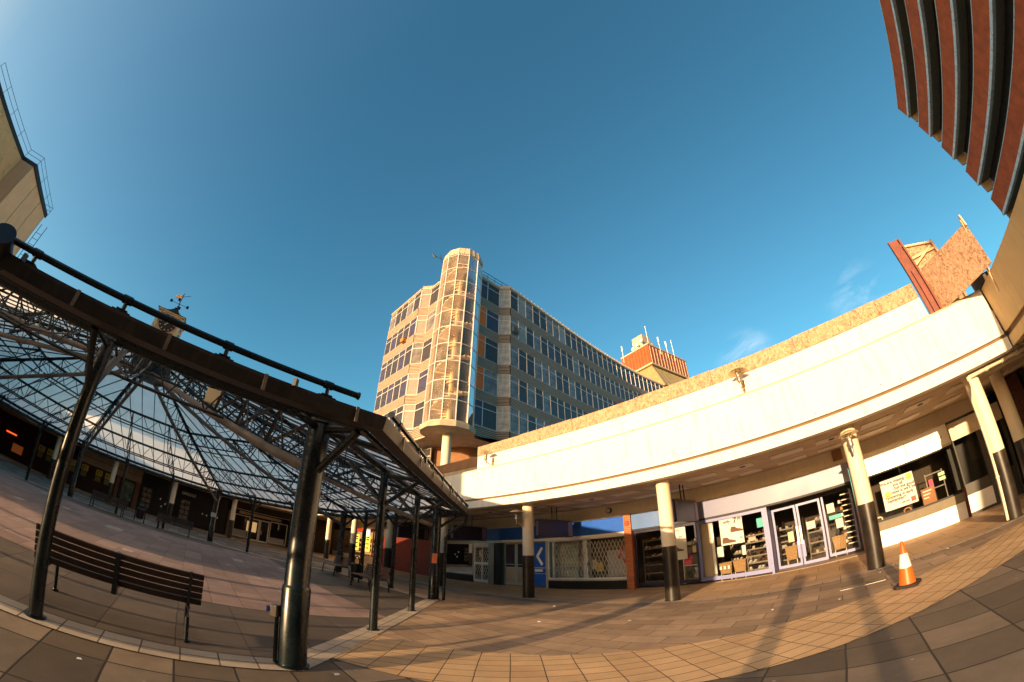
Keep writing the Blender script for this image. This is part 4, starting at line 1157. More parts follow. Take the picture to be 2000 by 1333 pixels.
X('pillar', MB().box(-14.82, -14.42, 13.2, 13.6, 0, 2.1), M['pewter']).data
X('pillar', MB().box(-14.4, -13.98, 13.24, 13.6, 0, 2.1), M['black_panel'])
for (a, b, c, d, m, lab) in [(-18.5, -18.1, 1.0, 1.55, 'teal', 'pale'), ]: pass
for i, (a, b, c, d) in enumerate([(-18.55, -18.15, .98, 1.5), (-18.1, -17.75, 1.05, 1.4), (-18.1, -17.72, .75, 1.02), (-17.7, -17.35, .5, 1.15)]):
    X('window_notice', MB().box(a, b, 13.445, 13.45, c, d), M['pale_glass'] if i % 2 else M['white'])
X('yellow_notice', MB().box(-17.62, -17.3, 13.445, 13.45, 1.55, 2.0), M['yellow'])

# --- blue phone shop: double doors, chevron panel, display window behind a lattice grille
s2 = shop('shopfront', 'deep blue phone shopfront with a white chevron door and a lattice grille window', -10.6, 13.45)
X = lambda name, mb, m, **k: part(name, mb, m, s2, UVF, **k)
X('fascia_board', MB().box(-15.28, -7.3, 13.32, 13.46, 2.24, 2.83), M['blue'])
X('fascia_trim', MB().box(-15.28, -7.3, 13.27, 13.46, 2.835, 2.89), M['white_paint'])
X('head_panel', MB().box(-13.96, -7.3, 13.30, 13.48, 2.12, 2.235), M['white_paint'])
for a, b in ((-13.9, -13.14), (-13.1, -12.34)):
    d_ = X('door', MB().box(a, a + .07, 13.42, 13.48, .06, 2.11).box(b - .07, b, 13.42, 13.48, .06, 2.11).box(a + .07, b - .07, 13.42, 13.48, .06, .16).box(a + .07, b - .07, 13.42, 13.48, 2.03, 2.11).box(a + .07, b - .07, 13.42, 13.48, .86, .92), M['alu'])
    q = X('kick_panel', MB().box(a + .07, b - .07, 13.44, 13.46, .16, .86), M['cladding']); q.parent = d_
    q = X('pane', MB().box(a + .07, b - .07, 13.445, 13.455, .92, 2.03), M['blue_glass']); q.parent = d_
    q = X('handle', MB().tube((a + .09, 13.39, 1.05), (b - .09, 13.39, 1.05), .02, 8), M['alu'], smooth=True); q.parent = d_
d_ = X('chevron_door', MB().box(-12.28, -11.28, 13.43, 13.47, .1, 2.05), M['blue'])
q = X('chevron', MB().bar((-11.52, 13.42, 1.05), (-11.82, 13.42, 1.46), .13, .012, up=(0, 1, 0)).bar((-11.82, 13.42, 1.42), (-11.52, 13.42, 1.83), .13, .012, up=(0, 1, 0)), M['white_paint']); q.parent = d_
q = X('letter_plate', MB().box(-11.95, -11.5, 13.41, 13.43, .74, .84).box(-12.2, -11.3, 13.41, 13.43, .64, .66).box(-12.2, -11.3, 13.41, 13.43, .9, .92), M['white_frame']); q.parent = d_
X('door_post', MB().box(-11.3, -11.16, 13.38, 13.5, 0, 2.11), M['alu'])
X('stall_riser', MB().box(-11.14, -7.3, 13.36, 13.5, 0, .36), M['black_panel'])
X('sill', MB().box(-11.16, -7.3, 13.3, 13.5, .36, .42), M['alu'])
w_ = glazed(s2, 'window', -11.14, -7.3, .42, 2.12, 13.4, M['white_frame'], .05)
X('window_grille', lattice(-10.95, -7.38, .48, 1.98, 13.52, .165, .37, .012), M['white_paint'])
X('inner_post', MB().box(-9.42, -9.22, 13.55, 13.6, .42, 2.1).box(-11.0, -10.9, 13.5, 13.6, .42, 2.1), M['white_paint'])
X('back_panel', MB().box(-11.1, -7.3, 14.2, 14.25, .3, 2.2), M['room'])
X('display_floor', MB().box(-11.1, -7.3, 13.5, 14.2, .3, .4), M['room'])
po = notice('window_poster', 'pale green poster with a drawn phone behind the lattice grille', -10.62, -9.72, .46, 1.9, 13.62, mat('pale_green_poster', (.5, .52, .42), .7, var=.1), 'poster')
part('phone_outline', MB().bar((-10.33, 13.61, 1.72), (-10.1, 13.61, 1.76), .012, .008, up=(0, 1, 0)).bar((-10.33, 13.61, 1.72), (-10.26, 13.61, 1.3), .012, .008, up=(0, 1, 0)).bar((-10.1, 13.61, 1.76), (-10.03, 13.61, 1.34), .012, .008, up=(0, 1, 0)).bar((-10.26, 13.61, 1.3), (-10.03, 13.61, 1.34), .012, .008, up=(0, 1, 0)), M['ink'], po, UVF)
for t_, z in (('THE LATEST PHONES', 1.05), ('HERE IN STORE NOW', .94)): pass
part('print_line', MB().box(-10.5, -9.84, 13.608, 13.613, 1.02, 1.05).box(-10.45, -9.9, 13.608, 13.613, .92, .945), M['pewter'], po, UVF)
X('display_back', MB().box(-11.05, -9.3, 13.95, 13.97, .4, 2.1), M['soffit_white']); notice('window_poster', 'pale lilac poster at the right end of the grille window', -8.32, -7.4, .48, 1.55, 13.63, mat('lilac_poster', (.5, .46, .47), .7, var=.15), 'poster')
notice('window_notice', 'yellow square notice behind the grille', -8.85, -8.52, .72, 1.08, 13.6, M['yellow'])
notice('window_notice', 'brown paper notice left of the white post behind the grille', -9.68, -9.42, .9, 1.35, 13.6, M['cladding'])
notice('window_notice', 'tilted buff paper notice low behind the grille', -9.05, -8.82, .82, 1.22, 13.64, M['soffit_white'])
for i, (a, z) in enumerate([(-7.72, 1.3), (-7.6, 1.55), (-7.52, 1.12)]):
    c = uv(a, 13.57, z); single('hanging_disc', MB().tube((a, 13.565, z), (a, 13.58, z), .1, 14), M['lit_red'] if 0 else mat('red_card', (.6, .05, .03), .5), 'red round card hanging in the grille window beside the brick pier', 'hanging card', c, UVF, -PI / 4, 'red cards in the grille window')

# --- brick piers
def pier(u0, u1, m, lab, v0=13.22, z1=2.88):
    return single('brick_pier', MB().box(u0, u1, v0, 13.75, 0, z1), m, lab, 'pier', uv((u0 + u1) / 2, 13.4, 0), UVF, -PI / 4)


pier(-7.28, -6.98, M['red_brick'], 'orange red brick pier between the grille window and the shoe shop')
pier(.84, 1.1, M['red_brick'], 'narrow orange brick pier right of the shoe shop, behind a column', 13.6)
pier(6.6, 7.1, M['dull_brick'], 'dark maroon brick pier in the shade beyond the corner column', 13.3, 3.3)

# --- shoe shop
s3 = shop('shopfront', 'shoe shop with pale blue fascia, blue frames and glass double doors', -3, 13.45)
X = lambda name, mb, m, **k: part(name, mb, m, s3, UVF, **k)
X('fascia_board', MB().box(-7.1, -4.46, 13.3, 13.46, 2.27, 2.86), M['sky_blue'])
X('fascia_board', MB().box(-4.4, .8, 13.3, 13.46, 2.27, 2.86), mat('lilac_fascia', (.17, .19, .33), .4, var=.1, scale=1.2))
X('fascia_joint', MB().box(-4.46, -4.4, 13.28, 13.46, 2.2, 2.9).box(-7.1, .8, 13.33, 13.46, 2.21, 2.265), M['ink'])
glazed(s3, 'window', -6.96, -4.5, .1, 2.2, 13.42, M['navy'], .09)
glazed(s3, 'window', -4.5, -2.1, .1, 2.2, 13.42, M['lilac'], .1)
# recessed entrance
X('entrance_jamb', MB().box(-2.1, -2.02, 13.4, 14.35, 0, 2.2), M['lilac'])
X('entrance_head', MB().box(-2.1, .8, 13.4, 14.3, 2.22, 2.27).box(-2.02, .8, 14.24, 14.34, 2.09, 2.22), M['ink'])
for a, b, hs in ((-2.0, -1.17, 1), (-1.14, -.31, 0)):
    d_ = glazed(s3, 'door', a, b, .04, 2.08, 14.3, M['lilac'], .075)
    hu = b - .04 if hs else a + .04
    q = X('handle', MB().box(hu - .035, hu + .035, 14.2, 14.235, .75, 1.35), M['white_paint']); q.parent = d_
    q = X('hand_plate', MB().box(hu - .08, hu + .08, 14.24, 14.26, .3, .85), M['lilac']); q.parent = d_
glazed(s3, 'side_window', -.26, .78, .1, 2.2, 14.3, M['lilac'], .07)
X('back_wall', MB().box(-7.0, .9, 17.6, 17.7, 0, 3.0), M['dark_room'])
X('interior', MB().box(-7.05, -6.98, 13.8, 19, 0, 3).box(.8, .86, 14.4, 19, 0, 3).box(-7, .9, 13.5, 19, 2.95, 3.0), M['room'])
X('floor', MB().box(-7.0, .85, 13.45, 19, .0, .03), M['shop_floor'])
X('partition', MB().box(-4.46, -3.98, 13.6, 13.68, .1, 2.2), M['cladding'])
X('strip_light', MB().box(-4.05, -3.96, 13.52, 13.58, .3, 2.0), M['white_paint'])


def writing(po, s, size, u, v, z, m, **k): return text(s, size, m, po, UVM(u, v, z), **k)


po = notice('window_poster', 'white poster with two brown shoes and the price 7.99', -3.7, -2.9, 1.22, 2.14, 13.47, M['white'], 'poster')
writing(po, 'only', .15, -3.44, 13.46, 2.0, M['ink'], bold=.004); writing(po, '7', .27, -3.15, 13.46, 1.99, M['ink'], bold=.006); writing(po, '.99', .14, -3.01, 13.46, 2.03, M['ink'], bold=.004)


def shoe_outline(c, s, z, v, flip=1):
    pts = [(-.5, 0), (.5, 0), (.52, .1), (.3, .2), (.05, .26), (-.12, .42), (-.42, .45), (-.52, .2)]
    return MB().prism([(c + flip * x * s, v, z + y * s) for x, y in pts], (0, -.004, 0))


part('printed_shoe', shoe_outline(-3.12, .42, 1.62, 13.46), M['shoe_print'], po, UVF); part('printed_shoe', shoe_outline(-3.42, .46, 1.28, 13.46), M['shoe_print'], po, UVF)
part('print_spot', MB().box(-3.06, -2.94, 13.456, 13.462, 1.36, 1.44), M['teal'], po, UVF)
po = notice('window_poster', 'tall white poster with the price 9.99 partly behind a column', -5.55, -4.95, .95, 2.12, 13.47, M['white'], 'poster')
writing(po, 'only', .11, -5.25, 13.46, 2.0, M['ink']); writing(po, '9', .22, -5.36, 13.46, 1.72, M['ink']); writing(po, '.99', .12, -5.17, 13.46, 1.76, M['ink'])
part('printed_shoe', shoe_outline(-5.27, .4, 1.25, 13.46), M['shoe_brown'], po, UVF)
# shoes: one of each kind, then copies on the racks
def shoe_mb(s=.25):
    rings = []
    for x, w, h0, h1 in [(-.5, .16, 0, .3), (-.42, .19, 0, .44), (-.2, .19, 0, .42), (0., .19, 0, .3), (.2, .22, 0, .24), (.38, .2, 0, .17), (.5, .1, .02, .1)]:
        rings.append([(x * s, -w * s, h0 * s), (x * s, w * s, h0 * s), (x * s, w * .8 * s, h1 * s), (x * s, -w * .8 * s, h1 * s)])
    return MB().loft(rings)


SHM = ['shoe_black', 'shoe_tan', 'shoe_white', 'shoe_brown', 'shoe_black']
SH0 = {k: mesh('shoe', shoe_mb(), M[k]) for k in set(SHM)}
rs = random.Random(11)


def shoe(u, v, z, rz, key, label, group):
    o = bpy.data.objects.new('shoe', SH0[key]); COL.objects.link(o); o.location = uv(u, v, z); o.rotation_euler = (0, 0, rz - PI / 4)
    props(o, label, 'shoe', group)


def rack(u0, u1, v, z0, z1, n, label, slabel, grp, depth=.3, per=None, rzs=(1.2, 1.9), keys=SHM, m='shelf_metal'):
    t = thing('shoe_rack', label, 'rack', uv((u0 + u1) / 2, v, .03), -PI / 4)
    mb = MB()
    for u in (u0, u1):
        for vv in (v - depth / 2, v + depth / 2): mb.box(u - .014, u + .014, vv - .014, vv + .014, .03, z1 + .1)
    part('frame', mb, M[m], t, UVF)
    for i in range(n):
        z = z0 + (z1 - z0) * i / max(1, n - 1)
        part('shelf', MB().box(u0, u1, v - depth / 2, v + depth / 2, z, z + .015).box(u0, u1, v - depth / 2 - .01, v - depth / 2, z, z + .05), M[m], t, UVF)
        k = per or max(2, int((u1 - u0) / .125))
        for j in range(k):
            u = u0 + (j + .5) * (u1 - u0) / k + rs.uniform(-.02, .02)
            key = keys[(i + rs.randint(0, 1)) % len(keys)]
            shoe(u, v + rs.uniform(-.03, .03), z + .016, -rs.uniform(*rzs), key, slabel, grp)


rack(-6.75, -5.6, 13.85, .2, 1.75, 6, 'white wire shoe rack by the brick pier, left in the shoe shop window', 'shoe on the white wire rack in the left shoe shop window', 'shoes on the left rack', rzs=(.9, 2.2), keys=['shoe_black', 'shoe_black', 'shoe_brown', 'shoe_brown', 'shoe_white', 'shoe_tan'])
rack(-4.95, -4.6, 14.2, .15, 1.5, 5, 'narrow shoe rack behind the pink bag', 'shoe on the narrow rack behind the pink bag', 'shoes behind the bags', keys=['shoe_white', 'shoe_black'])
rack(-2.95, -2.25, 13.95, .2, 1.35, 6, 'shoe rack at the right end of the poster window beside the entrance', 'shoe on the rack between the price poster and the entrance', 'shoes left of the entrance', keys=['shoe_black', 'shoe_white', 'shoe_brown'])
rack(-2.0, -1.45, 15.4, .2, 1.3, 6, 'dark shoe stand seen through the left door leaf', 'shoe on the stand seen through the left door leaf', 'shoes behind the left door', keys=['shoe_black', 'shoe_black', 'shoe_white'])
rack(-.95, -.35, 15.6, .2, 1.35, 4, 'shoe stand seen through the right door leaf', 'shoe on the stand seen through the right door leaf', 'shoes behind the right door', keys=['shoe_white', 'shoe_brown', 'shoe_black'])
rack(-3.8, -3.05, 15.2, .5, 1.3, 4, 'shoe stand deep in the shop behind the price poster', 'shoe on the stand deep behind the price poster', 'shoes deep behind the poster', keys=['shoe_black', 'shoe_white'])
hk = thing('hook_rack', 'wall rack of pale prongs at the right end of the shoe shop', 'rack', uv(.7, 14.6), -PI / 4)
part('back_board', MB().box(.72, .78, 14.4, 15.2, .2, 2.15), M['ink'], hk, UVF)
for i in range(10): part('prong', MB().bar((.72, 14.5, .35 + i * .18), (.4, 14.46, .36 + i * .18), .03, .03), M['wire'], hk, UVF)
for i in range(7): shoe(.36, 14.75, .4 + i * .22, 1.3 + .2 * (i % 3), ['shoe_white', 'shoe_tan'][i % 2], 'pale shoe beside the prong rack in the side window', 'shoes in the side window')


def basket(u, v, w, d, h, lab):
    t = thing('wicker_basket', lab, 'basket', uv(u, v, .25), -PI / 4)
    a, b = w / 2 * .82, w / 2; c, e = d / 2 * .85, d / 2
    lo = [(u - a, v - c), (u + a, v - c), (u + a, v + c), (u - a, v + c)]; hi = [(u - b, v - e), (u + b, v - e), (u + b, v + e), (u - b, v + e)]
    mb = MB(); z0, z1 = .25, .25 + h
    for i in range(4):
        j = (i + 1) % 4
        mb.poly([(*lo[i], z0), (*lo[j], z0), (*hi[j], z1), (*hi[i], z1)])
        for k in range(7):
            f = (k + .5) / 7; p = Vector((*lo[i], z0)).lerp(Vector((*lo[j], z0)), f); q = Vector((*hi[i], z1)).lerp(Vector((*hi[j], z1)), f); mb.tube(p, q, .014, 5)
    mb.poly([(*p, z0) for p in lo])
    part('weave', mb, M['wicker'], t, UVF)
    mb = MB()
    for i in range(4): mb.tube((*hi[i], z1), (*hi[(i + 1) % 4], z1), .018, 6)
    part('rim', mb, M['wicker'], t, UVF)
    mb = MB()
    for sx in (-1, 1):
        for sy in (-1, 1): mb.tube((u + sx * a, v + sy * c, .03), (u + sx * a, v + sy * c, z0), .012, 5)
    part('leg_frame', mb, M['wire'], t, UVF)


basket(-3.68, 13.75, .42, .3, .36, 'wicker basket below the price poster, left of a second basket')
basket(-3.2, 13.78, .42, .3, .38, 'wicker basket below the price poster, nearer the shoe rack')
basket(-1.55, 14.75, .4, .3, .45, 'wicker basket standing behind the left door leaf')
basket(.12, 14.62, .45, .3, .42, 'wicker basket in the side window right of the doors')
for i in range(3): shoe(-3.82 + i * .14, 13.62, .42, 1.57, 'shoe_white', 'white shoe hanging on the left wicker basket', 'shoes on the left basket')
bagm = MB().loft([[(x * w, y * d, z) for x, y in ((-1, -1), (1, -1), (1.05, 0), (1, 1), (-1, 1), (-1.05, 0))] for w, d, z in ((.15, .07, 0), (.17, .09, .08), (.17, .09, .25), (.13, .07, .36), (.06, .04, .41))])
for nm, m, u, z, lab in (('pink', M['pink'], -5.0, .72, 'bright pink backpack on a shelf in the shoe shop window'), ('brown', M['brown_bag'], -4.72, .74, 'brown backpack right of the pink one'), ('dark', M['shoe_black'], -4.95, .25, 'black and white patterned bag below the pink backpack'), ('grey', M['pewter'], -4.72, .22, 'grey bag below the brown backpack')):
    b_ = thing('backpack', lab, 'bag', uv(u, 13.75, z), -PI / 4)
    o = bpy.data.objects.new('body', mesh('body', bagm, m, smooth=True)); COL.objects.link(o); o.parent = b_
    o = bpy.data.objects.new('pocket', mesh('pocket', MB().box(-.13, .13, -.13, -.08, .03, .17), m)); COL.objects.link(o); o.parent = b_
single('shelf', MB().box(-5.2, -4.55, 13.62, 13.95, .68, .71).box(-5.2, -4.55, 13.62, 13.95, .18, .21).box(-5.2, -5.17, 13.62, 13.95, .03, 1.2), M['wire'], 'low white shelf carrying the backpacks in the shoe shop window', 'shelf', uv(-4.9, 13.8, .03), UVF, -PI / 4)
for (a, b, c, d, v, m, lab) in [(-4.98, -4.78, 1.12, 1.36, 13.5, 'pale_glass', 'grey picture card above the pink backpack'), (-4.76, -4.56, 1.14, 1.38, 13.5, 'cream', 'cream card above the brown backpack'), (-2.42, -2.2, 1.6, 1.9, 13.48, 'teal', 'white and teal notice at the top right of the poster window'), (-3.9, -3.68, .85, 1.2, 13.55, 'white', 'white price card at the left below the price poster'),
                             (-3.05, -2.92, .8, 1.12, 13.6, 'white', 'narrow white price card below the right edge of the price poster'), (-2.85, -2.6, 1.2, 1.42, 13.9, 'cladding', 'buff card above the shoe rack by the entrance'), (-.9, -.6, 1.15, 1.4, 14.6, 'white', 'white card seen through the top of the right door leaf'), (-1.62, -1.42, .85, 1.2, 14.9, 'cream', 'cream card on a stand behind the left door leaf'),
                             (-.12, .14, 1.5, 1.8, 14.34, 'white', 'white notice high in the side window'), (.1, .34, .95, 1.25, 14.36, 'white', 'white price card in the middle of the side window'), (-.1, .34, 1.27, 1.4, 14.37, 'teal', 'teal strip notice in the side window')]:
    notice('window_notice', lab, a, b, c, d, v, M[m])

# --- closed cafe / clothes shop on the right with the big white notice
s4 = shop('shopfront', 'closed shopfront with a white fascia, white stall riser and a large white notice', 3, 13.85)
X = lambda name, mb, m, **k: part(name, mb, m, s4, UVF, **k)
X('fascia_board', MB().box(1.12, 2.78, 13.7, 13.86, 2.32, 2.9).box(2.8, 4.3, 13.7, 13.86, 2.32, 2.9), M['white_paint'])
X('fascia_mark', MB().bar((3.45, 13.69, 2.5), (3.5, 13.69, 2.7), .04, .01, up=(0, 1, 0)).bar((3.5, 13.69, 2.7), (3.62, 13.69, 2.56), .04, .01, up=(0, 1, 0)).bar((3.62, 13.69, 2.56), (3.7, 13.69, 2.72), .04, .01, up=(0, 1, 0)).bar((3.7, 13.69, 2.72), (3.78, 13.69, 2.52), .04, .01, up=(0, 1, 0)).bar((3.9, 13.69, 2.55), (4.05, 13.69, 2.58), .04, .01, up=(0, 1, 0)), M['pewter'])
X('fascia_rail', MB().box(1.12, 4.3, 13.66, 13.86, 2.25, 2.315).box(1.12, 4.35, 13.72, 13.86, 2.905, 2.94), M['alu'])
glazed(s4, 'window', 1.12, 4.28, .78, 2.25, 13.8, M['ink'], .04)
X('sill', MB().box(1.12, 4.28, 13.68, 13.86, .52, .78), mat('shaded_sill', (.17, .14, .095), .6))  # darker colour stands in for the shade lying on the sill
X('stall_riser', MB().box(1.12, 4.24, 13.72, 13.86, 0, .515), M['white_paint'])
X('riser_trim', MB().box(4.24, 4.34, 13.68, 13.86, 0, .9), M['maroon'])
X('display_floor', MB().box(1.12, 4.3, 13.9, 15.4, .62, .7), M['room'])
X('interior', MB().box(1.1, 6, 15.6, 15.7, 0, 3).box(1.05, 1.1, 13.86, 15.6, 0, 3), M['dark_room'])
X('door_panel', MB().box(4.36, 5.3, 13.85, 13.9, .1, .62), M['white_paint'])
d_ = X('door', MB().box(4.34, 4.42, 13.86, 13.96, 0, 2.3).box(4.42, 5.3, 13.9, 13.96, .62, .95).box(5.28, 5.42, 13.84, 13.96, 0, 2.3).box(5.42, 6.2, 13.9, 13.96, 0, .9).box(6.2, 6.3, 13.84, 13.96, 0, 2.3).box(4.42, 5.3, 13.9, 13.96, 0, .1), mat('grey_green_frame', (.06, .058, .05), .5))
q = X('pane', MB().poly([(4.42, 13.93, .95), (6.2, 13.93, .95), (6.2, 13.93, 2.3), (4.42, 13.93, 2.3)]), M['shop_glass']); q.parent = d_
X('door_fascia', MB().box(4.36, 6.3, 13.82, 13.96, 2.32, 2.85), M['soffit_white'])
X('door_back', MB().box(4.3, 6.4, 14.8, 14.85, 0, 2.9), M['black'])
po = notice('window_poster', 'large white notice with black handwriting and two yellow smiley faces', 1.72, 2.82, 1.02, 1.96, 13.83, M['white'], 'poster')
for i, (t_, u, z, al) in enumerate([('We are missing', 2.12, 1.85, 'CENTER'), ('you all', 2.28, 1.74, 'CENTER'), ('..but the good', 2.45, 1.63, 'CENTER'), ("news is we'll be", 2.42, 1.52, 'CENTER'), ('reopening in early', 2.27, 1.4, 'CENTER'), ('September!!', 2.15, 1.29, 'CENTER'), ('see you', 2.42, 1.15, 'CENTER')]):
    writing(po, t_, .128 if i < 6 else .085, u, 13.822, z, M['ink'], bold=.0035)
for u, z in ((2.68, 1.84), (1.9, 1.5)):
    f_ = part('smiley', MB().tube((u, 13.825, z), (u, 13.815, z), .1, 20), M['yellow'], po, UVF)
    q = part('smile', MB().box(u - .045, u - .025, 13.811, 13.816, z + .02, z + .045).box(u + .025, u + .045, 13.811, 13.816, z + .02, z + .045).bar((u - .05, 13.812, z - .02), (u, 13.812, z - .05), .014, .006, up=(0, 1, 0)).bar((u, 13.812, z - .05), (u + .05, 13.812, z - .02), .014, .006, up=(0, 1, 0)), M['ink'], po, UVF); q.parent = f_
part('red_stamp', MB().box(2.6, 2.76, 13.818, 13.824, 1.08, 1.22), mat('red_card', (.6, .05, .03), .5), po, UVF)
po = notice('window_poster', 'brown poster with white handwriting low in the closed shop window', 2.95, 3.4, .82, 1.3, 13.84, M['brown_wall'], 'poster')
for i in range(3): part('print_line', MB().box(3.0, 3.3 - .06 * i, 13.83, 13.834, 1.2 - .1 * i, 1.23 - .1 * i), M['white'], po, UVF)
for z, lab in ((1.5, 'pale green card in the closed shop window, the upper of two'), (1.36, 'pale green card in the closed shop window, the lower of two')): notice('window_notice', lab, 3.62, 3.84, z, z + .1, 13.83, mat('pale_green_card', (.45, .62, .4), .6))
for i, (u, c, m, lab) in enumerate([(2.45, .08, 'shoe_tan', 'orange looped ornament in the closed shop window'), (3.2, .06, 'yellow', 'yellow ornament beside the brown poster'), (1.5, .07, 'cream', 'cream tray stand at the left of the closed shop window')]):
    mb = MB()
    for k in range(10): a = 2 * PI * k / 10; a2 = 2 * PI * (k + 1) / 10; mb.tube((u + c * 1.5 * math.cos(a), 14.05, .85 + c * math.sin(a)), (u + c * 1.5 * math.cos(a2), 14.05, .85 + c * math.sin(a2)), .025, 6)
    mb.box(u - .15, u + .15, 13.95, 14.2, .70, .74)
    single('ornament', mb, M[m], lab, 'ornament', uv(u, 14.05, .7), UVF, -PI / 4)
cr = thing('cake_stand', 'dark tiered display rail with pink cloth in the closed shop window', 'display rail', uv(3.5, 14.4, .7), -PI / 4)
part('rail', MB().tube((3.3, 14.3, .7), (3.3, 14.3, 1.7), .02, 6).tube((3.9, 14.3, .7), (3.9, 14.3, 1.7), .02, 6).tube((3.3, 14.3, 1.65), (3.9, 14.3, 1.65), .02, 6).tube((3.3, 14.3, 1.2), (3.9, 14.3, 1.2), .02, 6), M['alu'], cr, UVF, smooth=True)
part('cloth', MB().box(3.36, 3.5, 14.22, 14.28, 1.22, 1.5), M['pink'], cr, UVF)

# --- hanging signs between the columns, wall lamps, small fittings
sg = thing('hanging_sign', 'blank purple grey box sign hung from the soffit, left of the shoe shop sign', 'sign', uv(-9.44, 11.75, 2.5), -PI / 4, 'blank box signs under the deck')
part('box', MB().box(-9.56, -9.32, 10.75, 12.75, 2.18, 2.84), M['sign_dark'], sg, UVF, bevel=.01)
part('end_panel', MB().box(-9.315, -9.31, 12.45, 12.7, 2.22, 2.8).box(-9.5, -9.38, 10.742, 10.748, 2.24, 2.78), mat('lilac_panel', (.28, .22, .3), .5), sg, UVF)
part('hanger', MB().tube((-9.44, 11.6, 2.84), (-9.44, 11.6, 3.36), .02, 6).tube((-9.44, 11.9, 2.84), (-9.44, 11.9, 3.36), .02, 6), M['steel'], sg, UVF)
mb = MB(); rr = random.Random(4)
for i in range(60): v = 10.78 + i * .033; mb.tube((-9.44 + rr.uniform(-.1, .1), v, 2.84), (-9.44 + rr.uniform(-.14, .14), v + rr.uniform(-.03, .03), 2.9), .004, 4)
part('bird_spikes', mb, M['pewter'], sg, UVF)
for u, lab in ((-4.28, 'blank maroon grey box sign behind the column in front of the shoe shop'), (-14.57, 'dark box sign with a pale end under the deck by the lattice door'), (-19.7, 'dark box sign far along the deck behind the canopy posts')): dup(sg, uv(u, 11.75, 2.5), -PI / 4, label=lab)


def lamp(u, v, z, lab, arm=.45):
    t = thing('wall_lamp', lab, 'lamp', uv(u, v, z - .45), -PI / 4, 'saucer lamps on brackets')
    Tm = Matrix.Translation(uv(u, v - arm, z)) @ Matrix.Rotation(-PI / 4, 4, 'Z')
    part('shade', MB().lathe([(.0, .09), (.08, .085), (.255, .0), (.262, -.012), (.25, -.01), (.08, .06), (.0, .065)], (0, 0, 0), 28), M['lamp_metal'], t, Tm, smooth=True)
    part('lantern', MB().lathe([(.055, -.08), (.06, -.1), (.075, -.11), (.075, -.15), (.06, -.16), (.07, -.24), (.072, -.26), (.045, -.3), (.03, -.36), (.035, -.38), (.012, -.45)], (0, 0, 0), 14), M['pewter'], t, Tm, smooth=True)
    mb = MB()
    for k in range(3): a = 2 * PI * k / 3 + .3; mb.tube((.05 * math.cos(a), .05 * math.sin(a), -.1), (.07 * math.cos(a), .07 * math.sin(a), .06), .008, 5)
    part('stay', mb, M['pewter'], t, Tm, smooth=True)
    part('bracket', MB().path([(0, 0, -.3), (0, .1, -.4), (0, arm * .6, -.42), (0, arm - .03, -.4)], .02, 8).tube((0, arm - .03, -.48), (0, arm - .03, -.28), .035, 8), M['lamp_metal'], t, Tm, smooth=True)


lamp(-1.39, 9.95, 5.5, 'saucer lamp on the upper deck wall below the middle of the chipboard strip', .35)
lamp(-10.98, 9.95, 5.46, 'saucer lamp at the left end of the upper deck wall', .4)
lamp(-9.46, 10.06, 3.04, 'saucer lamp on the column beside the grille window', .36)
lamp(.8, 10.06, 3.1, 'saucer lamp on the column right of the shoe shop doors', .34)
lamp(-19.7, 10.06, 3.04, 'saucer lamp on a column far along the deck', .36)
single('alarm_box', MB().box(.42, .74, 13.36, 13.46, 3.0, 3.32), M['brown_wall'], 'small red brown alarm box above the right end of the shoe shop fascia', 'alarm', uv(.58, 13.4, 3), UVF, -PI / 4, bevel=.012)
single('alarm_box', MB().box(-7.2, -7.06, 13.14, 13.22, 2.45, 2.62), mat('red_card', (.6, .05, .03), .5), 'small red alarm box on the top of the orange brick pier', 'alarm', uv(-7.1, 13.2, 2.45), UVF, -PI / 4, bevel=.01)
fan = thing('bulkhead_lamp', 'round bulkhead lamp above the deep blue fascia', 'lamp', uv(-8.0, 13.46, 3.1), -PI / 4)
part('rim', MB().tube((-8, 13.46, 3.14), (-8, 13.36, 3.14), .12, 20), M['black_panel'], fan, UVF, smooth=True)
part('lens', MB().tube((-8, 13.36, 3.14), (-8, 13.34, 3.14), .09, 20), M['white'], fan, UVF, smooth=True)
single('light_patch', MB().box(-.05, .85, 8.55, 8.8, .0, .012), M['pewter'], 'metal plate standing in for a patch of reflected light near the traffic cone', 'light patch', uv(.4, 8.7, 0), UVF, -PI / 4)  # plate stands in for light reflected onto the paving

# --- traffic cone
cn = thing('traffic_cone', 'orange traffic cone with a white band on a black base', 'traffic cone', (6.07, 4.52, .012), R(20))
Tm = Matrix.Translation((6.07, 4.52, .012)) @ Matrix.Rotation(R(20), 4, 'Z')
part('base', MB().prism([(.21 * x, .21 * y, 0) for x, y in ((-1, -.72), (-.72, -1), (.72, -1), (1, -.72), (1, .72), (.72, 1), (-.72, 1), (-1, .72))], (0, 0, .045)), M['rubber'], cn, Tm, bevel=.008)
part('body', MB().lathe([(.15, .045), (.145, .06), (.108, .31), (.1, .312)], (0, 0, 0), 28).lathe([(.066, .53), (.03, .72), (.022, .735), (.02, .735)], (0, 0, 0), 28), M['cone_orange'], cn, Tm, smooth=True)
part('reflective_band', MB().lathe([(.11, .308), (.11, .312), (.0685, .532), (.06, .534)], (0, 0, 0), 28), mat('white_band', (.85, .83, .8), .5, var=.05, dirt=(.6, .3, .1), dirt_amt=.6, dscale=20), cn, Tm, smooth=True)

